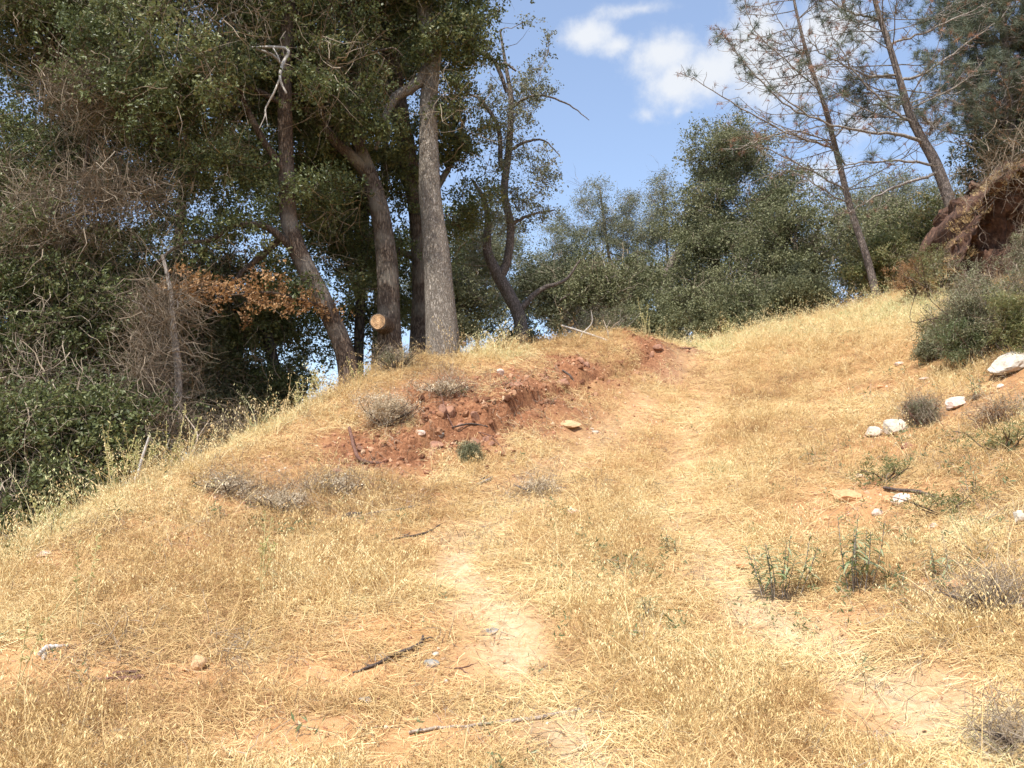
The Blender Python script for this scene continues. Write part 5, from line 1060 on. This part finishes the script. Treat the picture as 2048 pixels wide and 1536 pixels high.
o = scatter('bank_grass', MID + SHORT, fp, upright_rot(120, .5), rng.uniform(.4, .85, 120), rng.integers(0, 6, 120), rng.uniform(.1, .7, 120), M['straw']); tag(o, 'dry grass fringe along the lip of the cut bank', 'grass', kind='stuff')
# fallen leaves
def flake(seed): 
    r = np.random.default_rng(seed); v, f = leaf(np.zeros(3), np.array([1., 0, .1]), np.array([0, 1., 0]), .05, .026, .3); return v, f, np.full(len(v), r.uniform()), 0
x, y = visible_pts(16000); rd_, r2_, pa_, og_ = density_masks(x, y); k = rng.uniform(size=len(x)) < np.clip(.16 + rd_ * .85 + r2_ * .5 + np.exp(-((y - 12.5) / 1.5) ** 2) * np.exp(-((x + 1.5) / 2) ** 2) * .6, 0, 1); x, y = x[k], y[k]; m_ = len(x)
rt = slope_rot(normals(x, y)) + rng.normal(0, .35, (m_, 3)); o = scatter('fallen_leaves', [flake(1), flake(2), flake(3)], stuffpts(x, y, .008), rt, rng.uniform(.4, 1.0, m_), rng.integers(0, 3, m_), rng.uniform(0, 1, m_), M['litter']); tag(o, 'dry fallen leaves strewn on the soil', 'leaf litter', kind='stuff')

# tall weeds one can tell apart on the left edge
WEED = [tuft(7, .7, .05, .28, .005, s_, 1.0) for s_ in (61, 62)]
def weed(label, u, v, h, nst=7, mat='straw', tint=.95, seed=1, lean=.25):
    b0 = G(u, v); root = thing('tall_weed', label, 'weed', b0, 'tall weeds along the edge of the slope'); r = np.random.default_rng(seed)
    mb = Mesh(); V = []; F = []; RN = []; n_ = 0
    for i in range(nst):
        a = r.uniform(0, 6.283); d = unit(np.array([math.cos(a) * lean, math.sin(a) * lean * .6, 1])); q_ = [np.array([math.cos(a) * .04, math.sin(a) * .04, 0])]; L = h * r.uniform(.6, 1.1)
        for k in range(6): d = unit(d + r.normal(0, .07, 3)); q_.append(q_[-1] + d * L / 6)
        mb.tube(q_, np.linspace(.004, .0018, 7), 4, 0, cap=False)
        for k in range(26):
            t = r.uniform(.45, 1) * 6; j = min(int(t), 5); c = q_[j] + (q_[j+1] - q_[j]) * (t - j); v_, f_ = leaf(c, unit(r.normal(0, 1, 3) + [0, 0, .4]), r.normal(0, 1, 3), r.uniform(.02, .045), .014); V.append(v_); F.append(f_ + n_); RN.append(np.full(5, r.uniform(.8, 2.2))); n_ += 5
    sm = link('stems', mb.data('stems', M['weed_stem'], True), root); sm['kind'] = 'stuff'
    me = raw_mesh('seed_heads', np.vstack(V), np.vstack(F), np.zeros((0, 4), int), None, M['weed_leaf']); a_ = me.attributes.new('rnd', 'FLOAT', 'POINT'); a_.data.foreach_set('value', np.concatenate(RN).astype(np.float32)); sm = link('seed_heads', me, root); sm['kind'] = 'stuff'
M['weed_leaf'] = leafmat('weed_leaf', [(0, (.2, .22, .07)), (.4, (.42, .42, .16)), (1, (.6, .52, .26))], .5, .3)
m, n, l, b = mat_new('weed_stem'); b.inputs['Base Color'].default_value = (.5, .42, .2, 1); b.inputs['Roughness'].default_value = .7; M['weed_stem'] = m
weed('tall yellow green weed, leftmost on the slope edge', 235, 990, .62, 7, seed=1)
weed('tall yellow green weed clustered round the leaning grey stake', 270, 975, .6, 8, seed=2)
weed('single tall yellowish weed right of the leaning stake', 330, 950, .5, 4, seed=3)
weed('tall weed on the slope edge below the dead brush', 365, 940, .65, 3, seed=4, lean=.1)
weed('pale thin weeds on the edge under the orange leaved bough', 600, 835, .5, 5, seed=5, lean=.2)
weed('thin weeds on the edge left of the leaning oak foot', 650, 805, .45, 5, seed=6)
weed('weeds at the foot of the leaning oak', 715, 775, .4, 5, seed=7)
weed('thin stems standing above the crest right of the white stick', 1295, 680, .75, 4, seed=8, lean=.15)
weed('pale weed tuft on the crest at the head of the track', 1450, 688, .55, 6, seed=9, lean=.2)
weed('short weeds on the left slope edge near the frame corner', 90, 1070, .35, 7, seed=10)
weed('single pale oat stalk close to the camera at the left edge', 10, 1420, .62, 2, seed=11, lean=.05)
weed('thin tall stalks leaning in the left foreground grass', 520, 1190, .55, 4, seed=12, lean=.18)
weed('thin tall stalk at the left, above the short brown stick', 155, 1270, .6, 2, seed=13, lean=.05)
